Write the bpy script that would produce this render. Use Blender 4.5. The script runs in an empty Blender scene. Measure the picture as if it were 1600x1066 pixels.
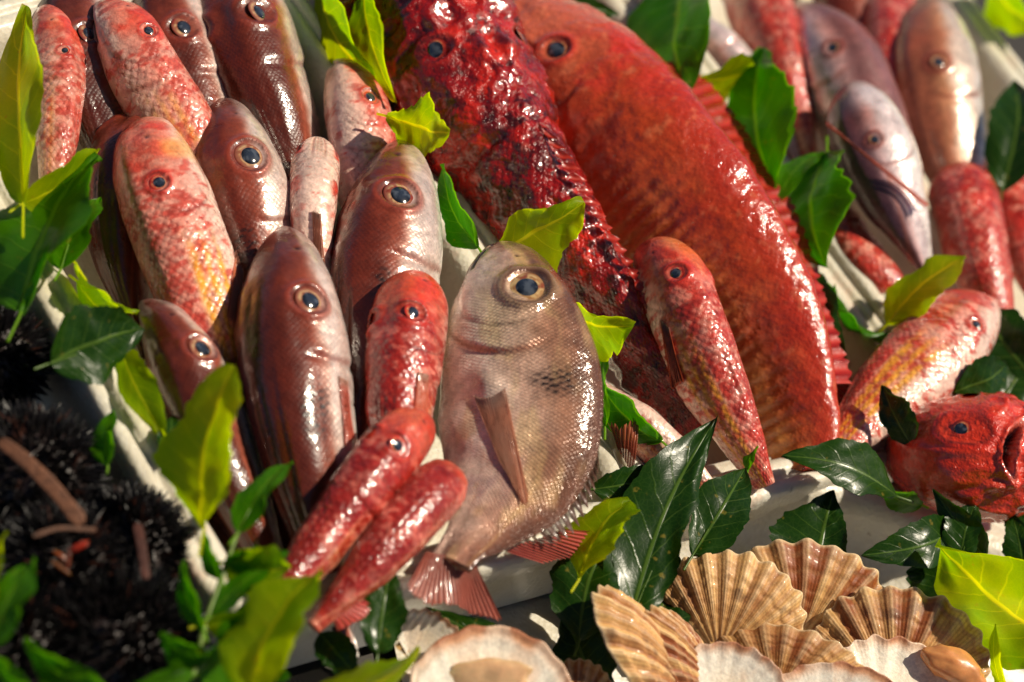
import bpy, math, random
import numpy as np
from mathutils import Vector
random.seed(4)
sc = bpy.context.scene
COL = sc.collection

# ------------------------------------------------------------------ camera
PITCH, ROLL, LENS, WIDTH, ZT = math.radians(45), math.radians(33), 85.0, 0.72, 0.08
_r0 = np.array([1, 0, 0.]); _u0 = np.array([0, math.sin(PITCH), math.cos(PITCH)])
FWD = np.array([0, math.cos(PITCH), -math.sin(PITCH)])
RIGHT = math.cos(ROLL)*_r0 + math.sin(ROLL)*_u0
UP = math.cos(ROLL)*_u0 - math.sin(ROLL)*_r0
DIST = WIDTH*LENS/36
CAMP = np.array([0, 0, ZT]) - FWD*DIST
cd = bpy.data.cameras.new('camera'); cam = bpy.data.objects.new('camera', cd); COL.objects.link(cam)
cd.lens = LENS; cd.sensor_width = 36; cd.clip_start = 0.05; cd.clip_end = 200
from mathutils import Matrix
M = Matrix(((RIGHT[0], UP[0], -FWD[0], CAMP[0]), (RIGHT[1], UP[1], -FWD[1], CAMP[1]), (RIGHT[2], UP[2], -FWD[2], CAMP[2]), (0, 0, 0, 1)))
cam.matrix_world = M
sc.camera = cam
cd.dof.use_dof = True; cd.dof.focus_distance = DIST - 0.035; cd.dof.aperture_fstop = 3.2
cd.dof.aperture_blades = 9

# ------------------------------------------------------------------ sky, sun, exposure
SUN = 0.74*RIGHT + 0.46*UP - 0.40*FWD
SUN = SUN/np.linalg.norm(SUN)
w = bpy.data.worlds.new('World'); sc.world = w; w.use_nodes = True
nt = w.node_tree; bg = nt.nodes['Background']
sky = nt.nodes.new('ShaderNodeTexSky'); sky.sky_type = 'NISHITA'; sky.sun_disc = False
sky.air_density = .45; sky.dust_density = .6; sky.sun_elevation = math.asin(SUN[2]); sky.sun_rotation = math.atan2(SUN[0], SUN[1])
nt.links.new(sky.outputs[0], bg.inputs[0]); bg.inputs[1].default_value = 0.06
sl = bpy.data.lights.new('sun', 'SUN'); sl.energy = 5.0; sl.angle = math.radians(0.9); sl.color = (1, 0.88, 0.70)
so = bpy.data.objects.new('sun', sl); COL.objects.link(so)
so.rotation_euler = Vector(SUN).to_track_quat('Z', 'Y').to_euler()
sc.view_settings.view_transform = 'Standard'; sc.view_settings.look = 'None'
sc.view_settings.exposure = 0.1; sc.view_settings.gamma = 1

# ------------------------------------------------------------------ helpers
def P(u, v, z):
    """point of the display at height z (metres) seen at pixel u, v of the 1600 px photograph"""
    d = FWD + RIGHT*((u-800)/1600*36/LENS) + UP*(-(v-533)/1600*36/LENS)
    return CAMP + d*((z-CAMP[2])/d[2])
def PX(p):                                   # metres per photo pixel at a point
    return float(np.dot(p-CAMP, FWD))*36/LENS/1600
def nrm(a): return a/np.maximum(np.linalg.norm(a, axis=-1, keepdims=True), 1e-9)
def lin(c):
    c = np.asarray(c, float)/255.0
    return np.where(c <= .04045, c/12.92, ((c+.055)/1.055)**2.4)
def _hash(i, j, k, seed):
    h = (i*374761393 + j*668265263 + k*2147483647*3 + seed*1442695041) & 0xffffffff
    h = ((h ^ (h >> 13))*1274126177) & 0xffffffff
    h = ((h ^ (h >> 16))*2246822519) & 0xffffffff
    return ((h ^ (h >> 15)) & 0xffff)/65535.0
def vnoise(p, seed=0):
    f = np.floor(p); i = f.astype(np.int64); t = p-f; t = t*t*(3-2*t)
    r = 0
    for dx in (0, 1):
        wx = t[..., 0] if dx else 1-t[..., 0]
        for dy in (0, 1):
            wy = t[..., 1] if dy else 1-t[..., 1]
            for dz in (0, 1):
                wz = t[..., 2] if dz else 1-t[..., 2]
                r = r + wx*wy*wz*_hash(i[..., 0]+dx, i[..., 1]+dy, i[..., 2]+dz, seed)
    return r
def fbm(p, seed=0, o=3):
    r = 0; a = .5; tot = 0
    for k in range(o):
        r = r + a*vnoise(p*(2**k)+17.3*k, seed+k); tot += a; a *= .55
    return r/tot
def sst(a, b, x):
    t = np.clip((x-a)/(b-a), 0, 1); return t*t*(3-2*t)
def gau(x, s): return np.exp(-(x/s)**2)
def mixc(a, b, t):
    t = np.asarray(t, float)[..., None]
    return a*(1-t) + np.asarray(b, float)*t

def link(name, me, parent=None, loc=None):
    o = bpy.data.objects.new(name, me); COL.objects.link(o)
    if parent is not None: o.parent = parent
    if loc is not None: o.location = loc
    return o
def thing(name, label, cat, loc, group=None):
    o = link(name, None, None, Vector(loc)); o.empty_display_size = .02
    o['label'] = label; o['category'] = cat
    if group: o['group'] = group
    return o
def tag(o, label, cat, group=None):
    o['label'] = label; o['category'] = cat
    if group: o['group'] = group
    return o
def quads(nr, nc, wrap):
    a = np.arange(nr-1)[:, None]*nc; b = np.arange(nc if wrap else nc-1)[None]; b1 = (b+1) % nc
    return np.stack([a+b, a+b1, a+nc+b1, a+nc+b], -1).reshape(-1, 4)
def mesh(name, V, F, mat, parent=None, org=(0, 0, 0), col=None, msk=None, uv=None, flip=False, smooth=True):
    V = np.asarray(V, float).reshape(-1, 3) - np.asarray(org, float)
    F = np.asarray(F, np.int64).reshape(-1, 4)
    if flip: F = F[:, ::-1]
    me = bpy.data.meshes.new(name)
    me.vertices.add(len(V)); me.vertices.foreach_set('co', V.ravel())
    me.loops.add(F.size); me.loops.foreach_set('vertex_index', F.ravel().astype(np.int32))
    me.polygons.add(len(F)); me.polygons.foreach_set('loop_start', np.arange(0, F.size, 4, dtype=np.int32))
    me.polygons.foreach_set('loop_total', np.full(len(F), 4, np.int32)); me.polygons.foreach_set('use_smooth', np.full(len(F), smooth))
    me.update(calc_edges=True)
    for nm, c in (('col', col), ('msk', msk)):
        if c is not None:
            at = me.color_attributes.new(nm, 'FLOAT_COLOR', 'POINT')
            c4 = np.ones((len(V), 4)); c4[:, :3] = np.asarray(c, float).reshape(-1, 3)
            at.data.foreach_set('color', c4.ravel().astype(np.float32))
    if uv is not None:
        ul = me.uv_layers.new(name='uv'); ul.data.foreach_set('uv', np.asarray(uv, float).reshape(-1, 2)[F.ravel()].ravel().astype(np.float32))
    me.materials.append(mat)
    me.validate()
    return link(name, me, parent, None if parent is not None else Vector(org))
def catmull(pts, n):
    pts = np.asarray(pts, float); k = len(pts)
    seg = np.r_[0, np.cumsum(np.linalg.norm(np.diff(pts[:, :3], axis=0), axis=1))]; seg /= seg[-1]
    t = n if isinstance(n, np.ndarray) else np.linspace(0, 1, n)
    m = np.zeros_like(pts)
    for i in range(k):
        a, b = max(i-1, 0), min(i+1, k-1); m[i] = (pts[b]-pts[a])/(seg[b]-seg[a])
    i = np.clip(np.searchsorted(seg, t, 'right')-1, 0, k-2); h = (seg[i+1]-seg[i])[:, None]; x = ((t-seg[i])/h[:, 0])[:, None]
    return pts[i]*(2*x**3-3*x**2+1) + m[i]*h*(x**3-2*x**2+x) + pts[i+1]*(3*x**2-2*x**3) + m[i+1]*h*(x**3-x**2)
def prof(tab, s):
    x = np.linspace(0, 1, 801); xs, ys = zip(*tab); y = np.interp(x, xs, ys)
    k = np.hanning(61); k /= k.sum()
    ysm = np.convolve(np.pad(y, 30, mode='edge'), k, 'valid')
    wgt = sst(0.0, .07, x); y = y*(1-wgt)+ysm*wgt
    return np.interp(s, x, y)

# ------------------------------------------------------------------ materials
class NT:
    def __init__(s, name):
        s.m = bpy.data.materials.new(name); s.m.use_nodes = True; s.t = s.m.node_tree; s.t.nodes.clear()
        s.out = s.n('ShaderNodeOutputMaterial')
    def n(s, typ, ins=None, **kw):
        nd = s.t.nodes.new(typ)
        for k, v in kw.items(): setattr(nd, k, v)
        for k, v in (ins or {}).items():
            if hasattr(v, 'is_linked') or isinstance(v, bpy.types.NodeSocket): s.t.links.new(v, nd.inputs[k])
            else: nd.inputs[k].default_value = v
        return nd
    def math(s, op, a, b=0.0, c=0.0, clamp=False):
        return s.n('ShaderNodeMath', {0: a, 1: b, 2: c}, operation=op, use_clamp=clamp).outputs[0]
    def mix(s, f, a, b, blend='MIX'):
        nd = s.n('ShaderNodeMix', data_type='RGBA', blend_type=blend)
        for k, v in ((0, f), (6, a), (7, b)):
            if isinstance(v, bpy.types.NodeSocket): s.t.links.new(v, nd.inputs[k])
            else: nd.inputs[k].default_value = v
        return nd.outputs[2]
    def done(s, sh): s.t.links.new(sh, s.out.inputs[0]); return s.m

def skin(name, edge, edge_amt, rough=.33, coat=.8, bump=.35, fine=.12, sss=.08, silver=.4, cell=(1.0, 1.0), cs=True, cbump=.45, spec=.35):
    k = NT(name)
    col = k.n('ShaderNodeAttribute', attribute_name='col').outputs['Color']
    ms = k.n('ShaderNodeSeparateColor', {0: k.n('ShaderNodeAttribute', attribute_name='msk').outputs['Color']})
    R, G, B = ms.outputs
    uv = k.n('ShaderNodeUVMap', uv_map='uv').outputs[0]
    tc = k.n('ShaderNodeTexCoord').outputs['Object']
    nz = k.n('ShaderNodeTexNoise', {'Vector': uv, 'Scale': .35, 'Detail': 2.0}).outputs['Color']
    d = k.n('ShaderNodeVectorMath', {0: nz, 1: (.5, .5, .5)}, operation='SUBTRACT').outputs[0]
    d = k.n('ShaderNodeVectorMath', {0: d, 'Scale': .9}, operation='SCALE').outputs[0]
    p = k.n('ShaderNodeVectorMath', {0: uv, 1: d}, operation='ADD').outputs[0]
    p = k.n('ShaderNodeVectorMath', {0: p, 1: (*cell, 0)}, operation='MULTIPLY').outputs[0]
    def lat(off):
        q = k.n('ShaderNodeVectorMath', {0: p, 1: off}, operation='ADD').outputs[0]
        q = k.n('ShaderNodeVectorMath', {0: q}, operation='FRACTION').outputs[0]
        q = k.n('ShaderNodeVectorMath', {0: q, 1: (.5, .5, 0)}, operation='SUBTRACT').outputs[0]
        q = k.n('ShaderNodeVectorMath', {0: q, 1: (1.25, 1.0, 0)}, operation='MULTIPLY').outputs[0]
        l = k.n('ShaderNodeVectorMath', {0: q}, operation='LENGTH').outputs['Value']
        x = k.n('ShaderNodeSeparateXYZ', {0: q}).outputs[0]
        return l, x
    lA, xA = lat((0, 0, 0)); lB, xB = lat((.5, .5, 0))
    sel = k.math('GREATER_THAN', lA, lB)
    lm = k.math('MINIMUM', lA, lB)
    xx = k.math('ADD', k.math('MULTIPLY', xA, k.math('SUBTRACT', 1.0, sel)), k.math('MULTIPLY', xB, sel))
    edgef = k.n('ShaderNodeMapRange', {0: lm, 1: .30, 2: .50}, interpolation_type='SMOOTHSTEP').outputs[0]
    n2 = k.n('ShaderNodeTexNoise', {'Vector': uv, 'Scale': .22, 'Detail': 4.0, 'Roughness': .6}).outputs[0]
    patch = k.n('ShaderNodeMapRange', {0: n2, 1: .35, 2: .62}).outputs[0]
    ea = k.math('MULTIPLY', k.math('MULTIPLY', edgef, R), k.math('MULTIPLY_ADD', patch, edge_amt*.7, edge_amt*.3))
    ea = k.math('MULTIPLY', ea, k.n('ShaderNodeMapRange', {0: k.n('ShaderNodeTexNoise', {'Vector': uv, 'Scale': .9, 'Detail': 2.0}).outputs[0], 1: .35, 2: .6}).outputs[0])
    c = k.mix(ea, col, (*lin(edge), 1))
    n3 = k.n('ShaderNodeTexNoise', {'Vector': tc, 'Scale': 260.0, 'Detail': 3.0, 'Roughness': .65}).outputs[0]
    vv = k.n('ShaderNodeMapRange', {0: n3, 1: .3, 2: .7, 3: .78, 4: 1.2}).outputs[0]
    c = k.mix(1.0, c, k.n('ShaderNodeCombineColor', {0: vv, 1: vv, 2: vv}).outputs[0], 'MULTIPLY')
    hgt = k.math('MULTIPLY', k.math('MULTIPLY_ADD', xx, .7, k.math('MULTIPLY', lm, -1.0)), R)
    b1 = k.n('ShaderNodeBump', {'Strength': bump, 'Distance': .0012, 'Height': hgt}).outputs[0]
    b2 = k.n('ShaderNodeBump', {'Strength': fine, 'Distance': .003, 'Height': n3, 'Normal': b1}).outputs[0]
    n4 = k.n('ShaderNodeTexNoise', {'Vector': tc, 'Scale': 75.0, 'Detail': 2.0}).outputs[0]
    b3 = k.n('ShaderNodeBump', {'Strength': .5, 'Distance': .004, 'Height': k.math('MULTIPLY', n4, B), 'Normal': b2}).outputs[0]
    n5 = k.n('ShaderNodeTexNoise', {'Vector': tc, 'Scale': 150.0, 'Detail': 3.0, 'Roughness': .6}).outputs[0]
    cb = k.n('ShaderNodeBump', {'Strength': cbump, 'Distance': .003, 'Height': n5, **({'Normal': b1} if cs else {})}).outputs[0]
    rr = k.n('ShaderNodeMapRange', {0: n4, 1: .3, 2: .7, 3: rough*.75, 4: rough*1.35}).outputs[0]
    pr = k.n('ShaderNodeBsdfPrincipled', {'Base Color': c, 'Roughness': rr, 'Metallic': k.math('MULTIPLY', G, silver), 'Normal': b3,
        'Coat Weight': coat, 'Coat Roughness': .10, 'Coat Normal': cb, 'Specular IOR Level': spec})
    if sss:
        pr.inputs['Subsurface Weight'].default_value = sss; pr.inputs['Subsurface Radius'].default_value = (.006, .002, .0015); pr.inputs['Subsurface Scale'].default_value = 1.0
    return k.done(pr.outputs[0])

def simple(name, rough=.4, coat=0., bump=0., scale=100., sss=0., metallic=0., rad=(.01, .006, .004), spec=.5, var=.25):
    k = NT(name)
    col = k.n('ShaderNodeAttribute', attribute_name='col').outputs['Color']
    tc = k.n('ShaderNodeTexCoord').outputs['Object']
    nz = k.n('ShaderNodeTexNoise', {'Vector': tc, 'Scale': scale, 'Detail': 4.0, 'Roughness': .6}).outputs[0]
    vv = k.n('ShaderNodeMapRange', {0: nz, 1: .3, 2: .7, 3: 1-var, 4: 1+var*.7}).outputs[0]
    c = k.mix(1.0, col, k.n('ShaderNodeCombineColor', {0: vv, 1: vv, 2: vv}).outputs[0], 'MULTIPLY')
    pr = k.n('ShaderNodeBsdfPrincipled', {'Base Color': c, 'Roughness': rough, 'Coat Weight': coat, 'Coat Roughness': .05, 'Metallic': metallic, 'Specular IOR Level': spec})
    if bump: k.t.links.new(k.n('ShaderNodeBump', {'Strength': bump, 'Distance': .002, 'Height': nz}).outputs[0], pr.inputs['Normal'])
    if sss:
        pr.inputs['Subsurface Weight'].default_value = sss; pr.inputs['Subsurface Radius'].default_value = rad; pr.inputs['Subsurface Scale'].default_value = 1.0
    return k.done(pr.outputs[0])

def fin_mat():
    k = NT('fin_membrane')
    col = k.n('ShaderNodeAttribute', attribute_name='col').outputs['Color']
    tc = k.n('ShaderNodeTexCoord').outputs['Object']
    nz = k.n('ShaderNodeTexNoise', {'Vector': tc, 'Scale': 300.0, 'Detail': 3.0}).outputs[0]
    bm = k.n('ShaderNodeBump', {'Strength': .2, 'Distance': .002, 'Height': nz}).outputs[0]
    pr = k.n('ShaderNodeBsdfPrincipled', {'Base Color': col, 'Roughness': .35, 'Coat Weight': .5, 'Coat Roughness': .08, 'Normal': bm})
    tr = k.n('ShaderNodeBsdfTranslucent', {'Color': col})
    mx = k.n('ShaderNodeMixShader', {0: .35, 1: pr.outputs[0], 2: tr.outputs[0]})
    ray = k.n('ShaderNodeSeparateColor', {0: k.n('ShaderNodeAttribute', attribute_name='msk').outputs['Color']}).outputs[0]
    thin = k.n('ShaderNodeMapRange', {0: ray, 1: .1, 2: .8, 3: .5, 4: .02}).outputs[0]
    return k.done(k.n('ShaderNodeMixShader', {0: thin, 1: mx.outputs[0], 2: k.n('ShaderNodeBsdfTransparent').outputs[0]}).outputs[0])

def leaf_mat(name, c0, c1, vein, trans, rough=.35):
    k = NT(name)
    uv = k.n('ShaderNodeUVMap', uv_map='uv').outputs[0]
    tc = k.n('ShaderNodeTexCoord').outputs['Object']
    x = k.n('ShaderNodeSeparateXYZ', {0: uv}); u, v = x.outputs[0], x.outputs[1]
    au = k.math('ABSOLUTE', u)
    nz = k.n('ShaderNodeTexNoise', {'Vector': tc, 'Scale': 45.0, 'Detail': 4.0, 'Roughness': .6}).outputs[0]
    mid = k.n('ShaderNodeMapRange', {0: au, 1: .02, 2: .075, 3: 1.0, 4: 0.0}, interpolation_type='SMOOTHSTEP').outputs[0]
    ph = k.math('ADD', k.math('MULTIPLY', v, 7.5), k.math('MULTIPLY', au, -1.5))
    ph = k.math('ADD', ph, k.math('MULTIPLY', nz, .5))
    ph = k.math('ADD', ph, k.math('MULTIPLY', k.math('SIGN', u), .22))
    tri = k.math('ABSOLUTE', k.math('SUBTRACT', k.math('FRACT', ph), .5))
    side = k.n('ShaderNodeMapRange', {0: tri, 1: .0, 2: .07, 3: .65, 4: 0.0}, interpolation_type='SMOOTHSTEP').outputs[0]
    side = k.math('MULTIPLY', side, k.math('SUBTRACT', 1.0, k.math('MULTIPLY', au, .75)))
    vo = k.n('ShaderNodeTexVoronoi', {'Vector': tc, 'Scale': 260.0}, feature='DISTANCE_TO_EDGE').outputs[0]
    net = k.n('ShaderNodeMapRange', {0: vo, 1: .0, 2: .12, 3: 1.0, 4: 0.0}).outputs[0]
    vf = k.math('MAXIMUM', mid, side)
    n2 = k.n('ShaderNodeTexNoise', {'Vector': tc, 'Scale': 18.0, 'Detail': 3.0}).outputs[0]
    f = k.n('ShaderNodeMapRange', {0: n2, 1: .35, 2: .65}).outputs[0]
    c = k.mix(f, (*lin(c0), 1), (*lin(c1), 1))
    sp = k.n('ShaderNodeTexNoise', {'Vector': tc, 'Scale': 130.0, 'Detail': 2.0}).outputs[0]
    spf = k.n('ShaderNodeMapRange', {0: sp, 1: .68, 2: .76, 3: 0.0, 4: .55}).outputs[0]
    c = k.mix(spf, c, (*lin((150, 130, 50)), 1))
    c = k.mix(k.math('MULTIPLY', vf, .55), c, (*lin(vein), 1))
    c = k.mix(k.math('MULTIPLY', net, .07), c, (*lin(vein), 1))
    h = k.math('ADD', k.math('MULTIPLY', vf, -1.0), k.math('MULTIPLY', net, -.08))
    h = k.math('ADD', h, nz)
    bm = k.n('ShaderNodeBump', {'Strength': .3, 'Distance': .0012, 'Height': h}).outputs[0]
    pr = k.n('ShaderNodeBsdfPrincipled', {'Base Color': c, 'Roughness': rough, 'Coat Weight': .1, 'Coat Roughness': .2, 'Specular IOR Level': .3, 'Normal': bm})
    ct = k.mix(1.0, c, (2.95, 2.7, .25, 1), 'MULTIPLY')  # transmitted colour raised past a real leaf's, to imitate sun glow
    tr = k.n('ShaderNodeBsdfTranslucent', {'Color': ct, 'Normal': bm})
    return k.done(k.n('ShaderNodeMixShader', {0: trans, 1: pr.outputs[0], 2: tr.outputs[0]}).outputs[0])

def foam_mat():
    k = NT('white_foam')
    tc = k.n('ShaderNodeTexCoord').outputs['Object']
    vo = k.n('ShaderNodeTexVoronoi', {'Vector': tc, 'Scale': 260.0})
    nz = k.n('ShaderNodeTexNoise', {'Vector': tc, 'Scale': 14.0, 'Detail': 5.0, 'Roughness': .65}).outputs[0]
    f = k.n('ShaderNodeMapRange', {0: nz, 1: .38, 2: .72}).outputs[0]
    c = k.mix(f, (*lin((212, 207, 192)), 1), (*lin((190, 180, 156)), 1))
    sp = k.n('ShaderNodeTexNoise', {'Vector': tc, 'Scale': 160.0, 'Detail': 2.0}).outputs[0]
    c = k.mix(k.n('ShaderNodeMapRange', {0: sp, 1: .7, 2: .78, 3: 0.0, 4: .45}).outputs[0], c, (*lin((120, 92, 70)), 1))
    st = k.n('ShaderNodeTexNoise', {'Vector': tc, 'Scale': 22.0, 'Detail': 4.0, 'Roughness': .6}).outputs[0]
    c = k.mix(k.n('ShaderNodeMapRange', {0: st, 1: .6, 2: .74, 3: 0.0, 4: .4}).outputs[0], c, (*lin((214, 150, 126)), 1))
    b = k.n('ShaderNodeBump', {'Strength': .35, 'Distance': .0015, 'Height': vo.outputs['Distance']}).outputs[0]
    n2 = k.n('ShaderNodeTexNoise', {'Vector': tc, 'Scale': 30.0, 'Detail': 3.0}).outputs[0]
    b = k.n('ShaderNodeBump', {'Strength': .3, 'Distance': .004, 'Height': n2, 'Normal': b}).outputs[0]
    pr = k.n('ShaderNodeBsdfPrincipled', {'Base Color': c, 'Roughness': .42, 'Normal': b, 'Coat Weight': .25, 'Coat Roughness': .15, 'Subsurface Weight': .25, 'Subsurface Radius': (.012, .01, .007), 'Subsurface Scale': 1.0})
    return k.done(pr.outputs[0])

MAT = dict(
    pandora=skin('pandora_skin', (66, 30, 24), .4, rough=.32, cs=False, cbump=.25, bump=.25),
    mullet=skin('mullet_skin', (140, 18, 12), .75, rough=.3, bump=.6, fine=.3, sss=.12, silver=.2),
    bream=skin('bream_skin', (84, 56, 38), .5, rough=.25, cs=False, cbump=.35, cell=(1.35, .75), bump=.8, fine=.2),
    scorpion=skin('scorpionfish_skin', (40, 4, 4), .7, rough=.25, coat=1.0, cbump=.3, bump=.8, fine=.6, sss=.1, silver=.0),
    gurnard=skin('gurnard_skin', (150, 40, 20), .35, rough=.26, coat=1.0, cs=False, cbump=.6, bump=.3, fine=.22, sss=.15, silver=.1),
    eye=simple('fish_eye', .12, coat=1.0, var=.15, scale=400),
    fin=fin_mat(), foam=foam_mat(),
    young=leaf_mat('sunlit_leaf', (150, 160, 2), (122, 150, 3), (196, 196, 60), .74, .4),  # lime colour holds the look of sun through the leaf, partly leaf type
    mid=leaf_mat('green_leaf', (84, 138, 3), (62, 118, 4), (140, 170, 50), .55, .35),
    dark=leaf_mat('dark_leaf', (32, 66, 8), (22, 52, 7), (100, 130, 50), .25, .3),  # darker copy: shade put into the green, partly leaf type
    shell=simple('scallop_shell', .55, coat=.15, bump=.22, scale=420, sss=.1, var=.22),
    meat=simple('scallop_flesh', .35, coat=.5, bump=.25, scale=90, sss=.5),
    urchin=simple('urchin_shell', .45, coat=.06, bump=.3, scale=300),
    bark=simple('dry_stalk', .7, bump=.6, scale=200, var=.4),
)
# ------------------------------------------------------------------ counter and foam boxes
def plain_mat(name, c, rough):
    k = NT(name); tc = k.n('ShaderNodeTexCoord').outputs['Object']
    nz = k.n('ShaderNodeTexNoise', {'Vector': tc, 'Scale': 9.0, 'Detail': 6.0}).outputs[0]
    cc = k.mix(nz, (*lin(c), 1), (*(lin(c)*.45), 1))
    return k.done(k.n('ShaderNodeBsdfPrincipled', {'Base Color': cc, 'Roughness': rough, 'Normal': k.n('ShaderNodeBump', {'Strength': .2, 'Distance': .01, 'Height': nz}).outputs[0]}).outputs[0])
g = np.linspace(-1, 1, 9); gx, gy = np.meshgrid(g, g)
o = mesh('counter', np.stack([gx*3, gy*3, gx*0-.02], -1), quads(9, 9, False), plain_mat('counter_surface', (70, 66, 60), .35)); o['kind'] = 'structure'

def foam_box(label, quad, h, wall=.028, z0=.0, rad=.03, group='white foam fish boxes'):
    """quad: inner rim corners (world xy), counter-clockwise; walls swept round it"""
    q = np.array([p[:2] for p in quad]); c = q.mean(0)
    area = sum(q[i-1][0]*q[i][1]-q[i][0]*q[i-1][1] for i in range(4))
    if area < 0: q = q[::-1]
    path, nor = [], []
    for i in range(4):
        a, b, d = q[i-1], q[i], q[(i+1) % 4]
        e1 = nrm(b-a); e2 = nrm(d-b)
        n1 = np.array([e1[1], -e1[0]]); n2 = np.array([e2[1], -e2[0]])
        cosv = np.clip(np.dot(e1, e2), -1, 1); tl = rad*math.tan(math.acos(cosv)/2)
        bis = nrm(n1+n2); ctr = b - bis*rad/np.dot(bis, n1)
        a0 = math.atan2(n1[1], n1[0]); a1 = math.atan2(n2[1], n2[0])
        if a1 < a0: a1 += 2*math.pi
        st = q[i-1]+ (nrm(b-a))*rad*1.3
        en = b - e1*tl
        for t in np.linspace(0, 1, 22)[:-1]: path.append(st*(1-t)+en*t); nor.append(n1)
        for t in np.linspace(0, 1, 9):
            an = a0+(a1-a0)*t; nn = np.array([math.cos(an), math.sin(an)]); path.append(ctr+nn*rad); nor.append(nn)
    path = np.array(path); nor = np.array(nor)
    W = wall
    prf = [(-.016, .014), (-.012, .018), (-.004, h-.012), (-.001, h-.004), (.004, h), (W*.36, h+.0005), (W*.42, h-.0008), (W*.47, h-.0032), (W*.56, h-.0032), (W*.61, h-.0008),
           (W*.66, h+.0005), (W*.88, h), (W*.97, h-.002), (W, h-.007), (W, h-.022), (W*.93, h-.026), (W*.88, h-.03), (W*.82, .01), (W*.72, .0)]
    V = []
    for o_, z in prf:
        ring = np.zeros((len(path), 3)); ring[:, :2] = path+nor*o_; ring[:, 2] = z+z0; V.append(ring)
    V = np.array(V)
    V[..., 2] += (fbm(V*30, 5)-.5)*.0035*(V[..., 2:3][..., 0] > h*.5); V[..., :2] += (fbm(V*22, 9)-.5)[..., None]*.003
    F = quads(len(prf), len(path), True)
    root = thing('foam_box', label, 'box', (c[0], c[1], z0), group)
    org = np.array([c[0], c[1], z0])
    mesh('wall', V, F, MAT['foam'], root, org)
    n = len(path); fl = np.zeros((2, n, 3)); fl[1, :, :2] = path-nor*.012; fl[0, :, :2] = c+(path-c)*.02; fl[..., 2] = z0+.0145
    mesh('floor', fl, quads(2, n, True), MAT['foam'], root, org, flip=False)
    return root
def line_x(a, b, c, d):
    a, b, c, d = [np.array(p[:2]) for p in (a, b, c, d)]
    r = b-a; s_ = d-c; t = np.cross(c-a, s_)/np.cross(r, s_); return a+r*t
def shift(a, b, off):
    a = np.array(a[:2]); b = np.array(b[:2]); e = nrm(b-a); n = np.array([e[1], -e[0]])*off; return a+n, b+n
H = .085
def Q(u, v): return P(u, v, H)
AL = (Q(135, 480), Q(348, 851)); AR = (Q(432, 0), Q(705, 385)); AF = shift(Q(500, 962), Q(900, 852), -.028); AT = (Q(120, 16), Q(230, -14))
boxA = foam_box('left white foam box holding the dark pandoras and the pink mullets', [line_x(*AL, *AT), line_x(*AL, *AF), line_x(*AF, *AR), line_x(*AR, *AT)], H)
BL = shift(*AR, -.052); BR = (Q(965, 0), Q(1300, 440)); BT = shift(*AT, .0)
H2 = .078
BT = (Q(700, -150), Q(900, -200))
boxB = foam_box('middle white foam box holding the big scorpionfish and the long orange gurnard', [line_x(*BL, *BT), line_x(*BL, *AF), line_x(*AF, *BR), line_x(*BR, *BT)], H2)
CL = shift(*BR, -.053); CR = (Q(1488, 0), Q(1610, 160)); CT = (Q(1200, -260), Q(1500, -330))
boxC = foam_box('right white foam box holding the blurred silvery pink fish', [line_x(*CL, *CT), line_x(*CL, *AF), line_x(*AF, *CR), line_x(*CR, *CT)], H)

# curved foam tray behind the scallops
def tray():
    pts = [P(930, 872, .062), P(1050, 812, .064), P(1130, 778, .066), P(1205, 762, .067), P(1300, 772, .067), P(1420, 806, .067), P(1530, 852, .066), P(1680, 930, .064)]
    c = catmull(pts, 70); T = nrm(np.gradient(c, axis=0)); T[:, 2] = 0; T = nrm(T)
    N = np.stack([T[:, 1], -T[:, 0], 0*T[:, 0]], -1)          # toward the viewer
    prf = [(-.03, -.03), (-.03, -.006), (-.027, -.001), (-.02, 0), (-.012, 0), (-.004, -.002), (.001, -.006), (.004, -.014), (.006, -.03), (.014, -.044), (.03, -.056), (.055, -.0625), (.10, -.0635)]
    V = np.array([c+N*a+np.array([0, 0, b]) for a, b in prf]); V[..., 2] += (fbm(V*25, 3)-.5)*.004
    org = pts[3].copy(); org[2] = 0
    root = thing('foam_tray', 'white moulded foam tray with a curved rim behind the scallops', 'tray', org)
    mesh('rim', V, quads(len(prf), 70, False), MAT['foam'], root, org, flip=True)
    a, b = np.linspace(-.30, .32, 12), np.linspace(-.36, .12, 12); 
    e1 = nrm(P(1600, 1000, 0)-P(800, 1000, 0)); e2 = np.array([-e1[1], e1[0], 0])
    base = P(1200, 950, 0); X, Y = np.meshgrid(a, np.linspace(-.2, .1, 12))
    mesh('floor', base+X[..., None]*e1+Y[..., None]*e2+np.array([0, 0, -.004]), quads(12, 12, False), MAT['foam'], root, org)
tray()

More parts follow.
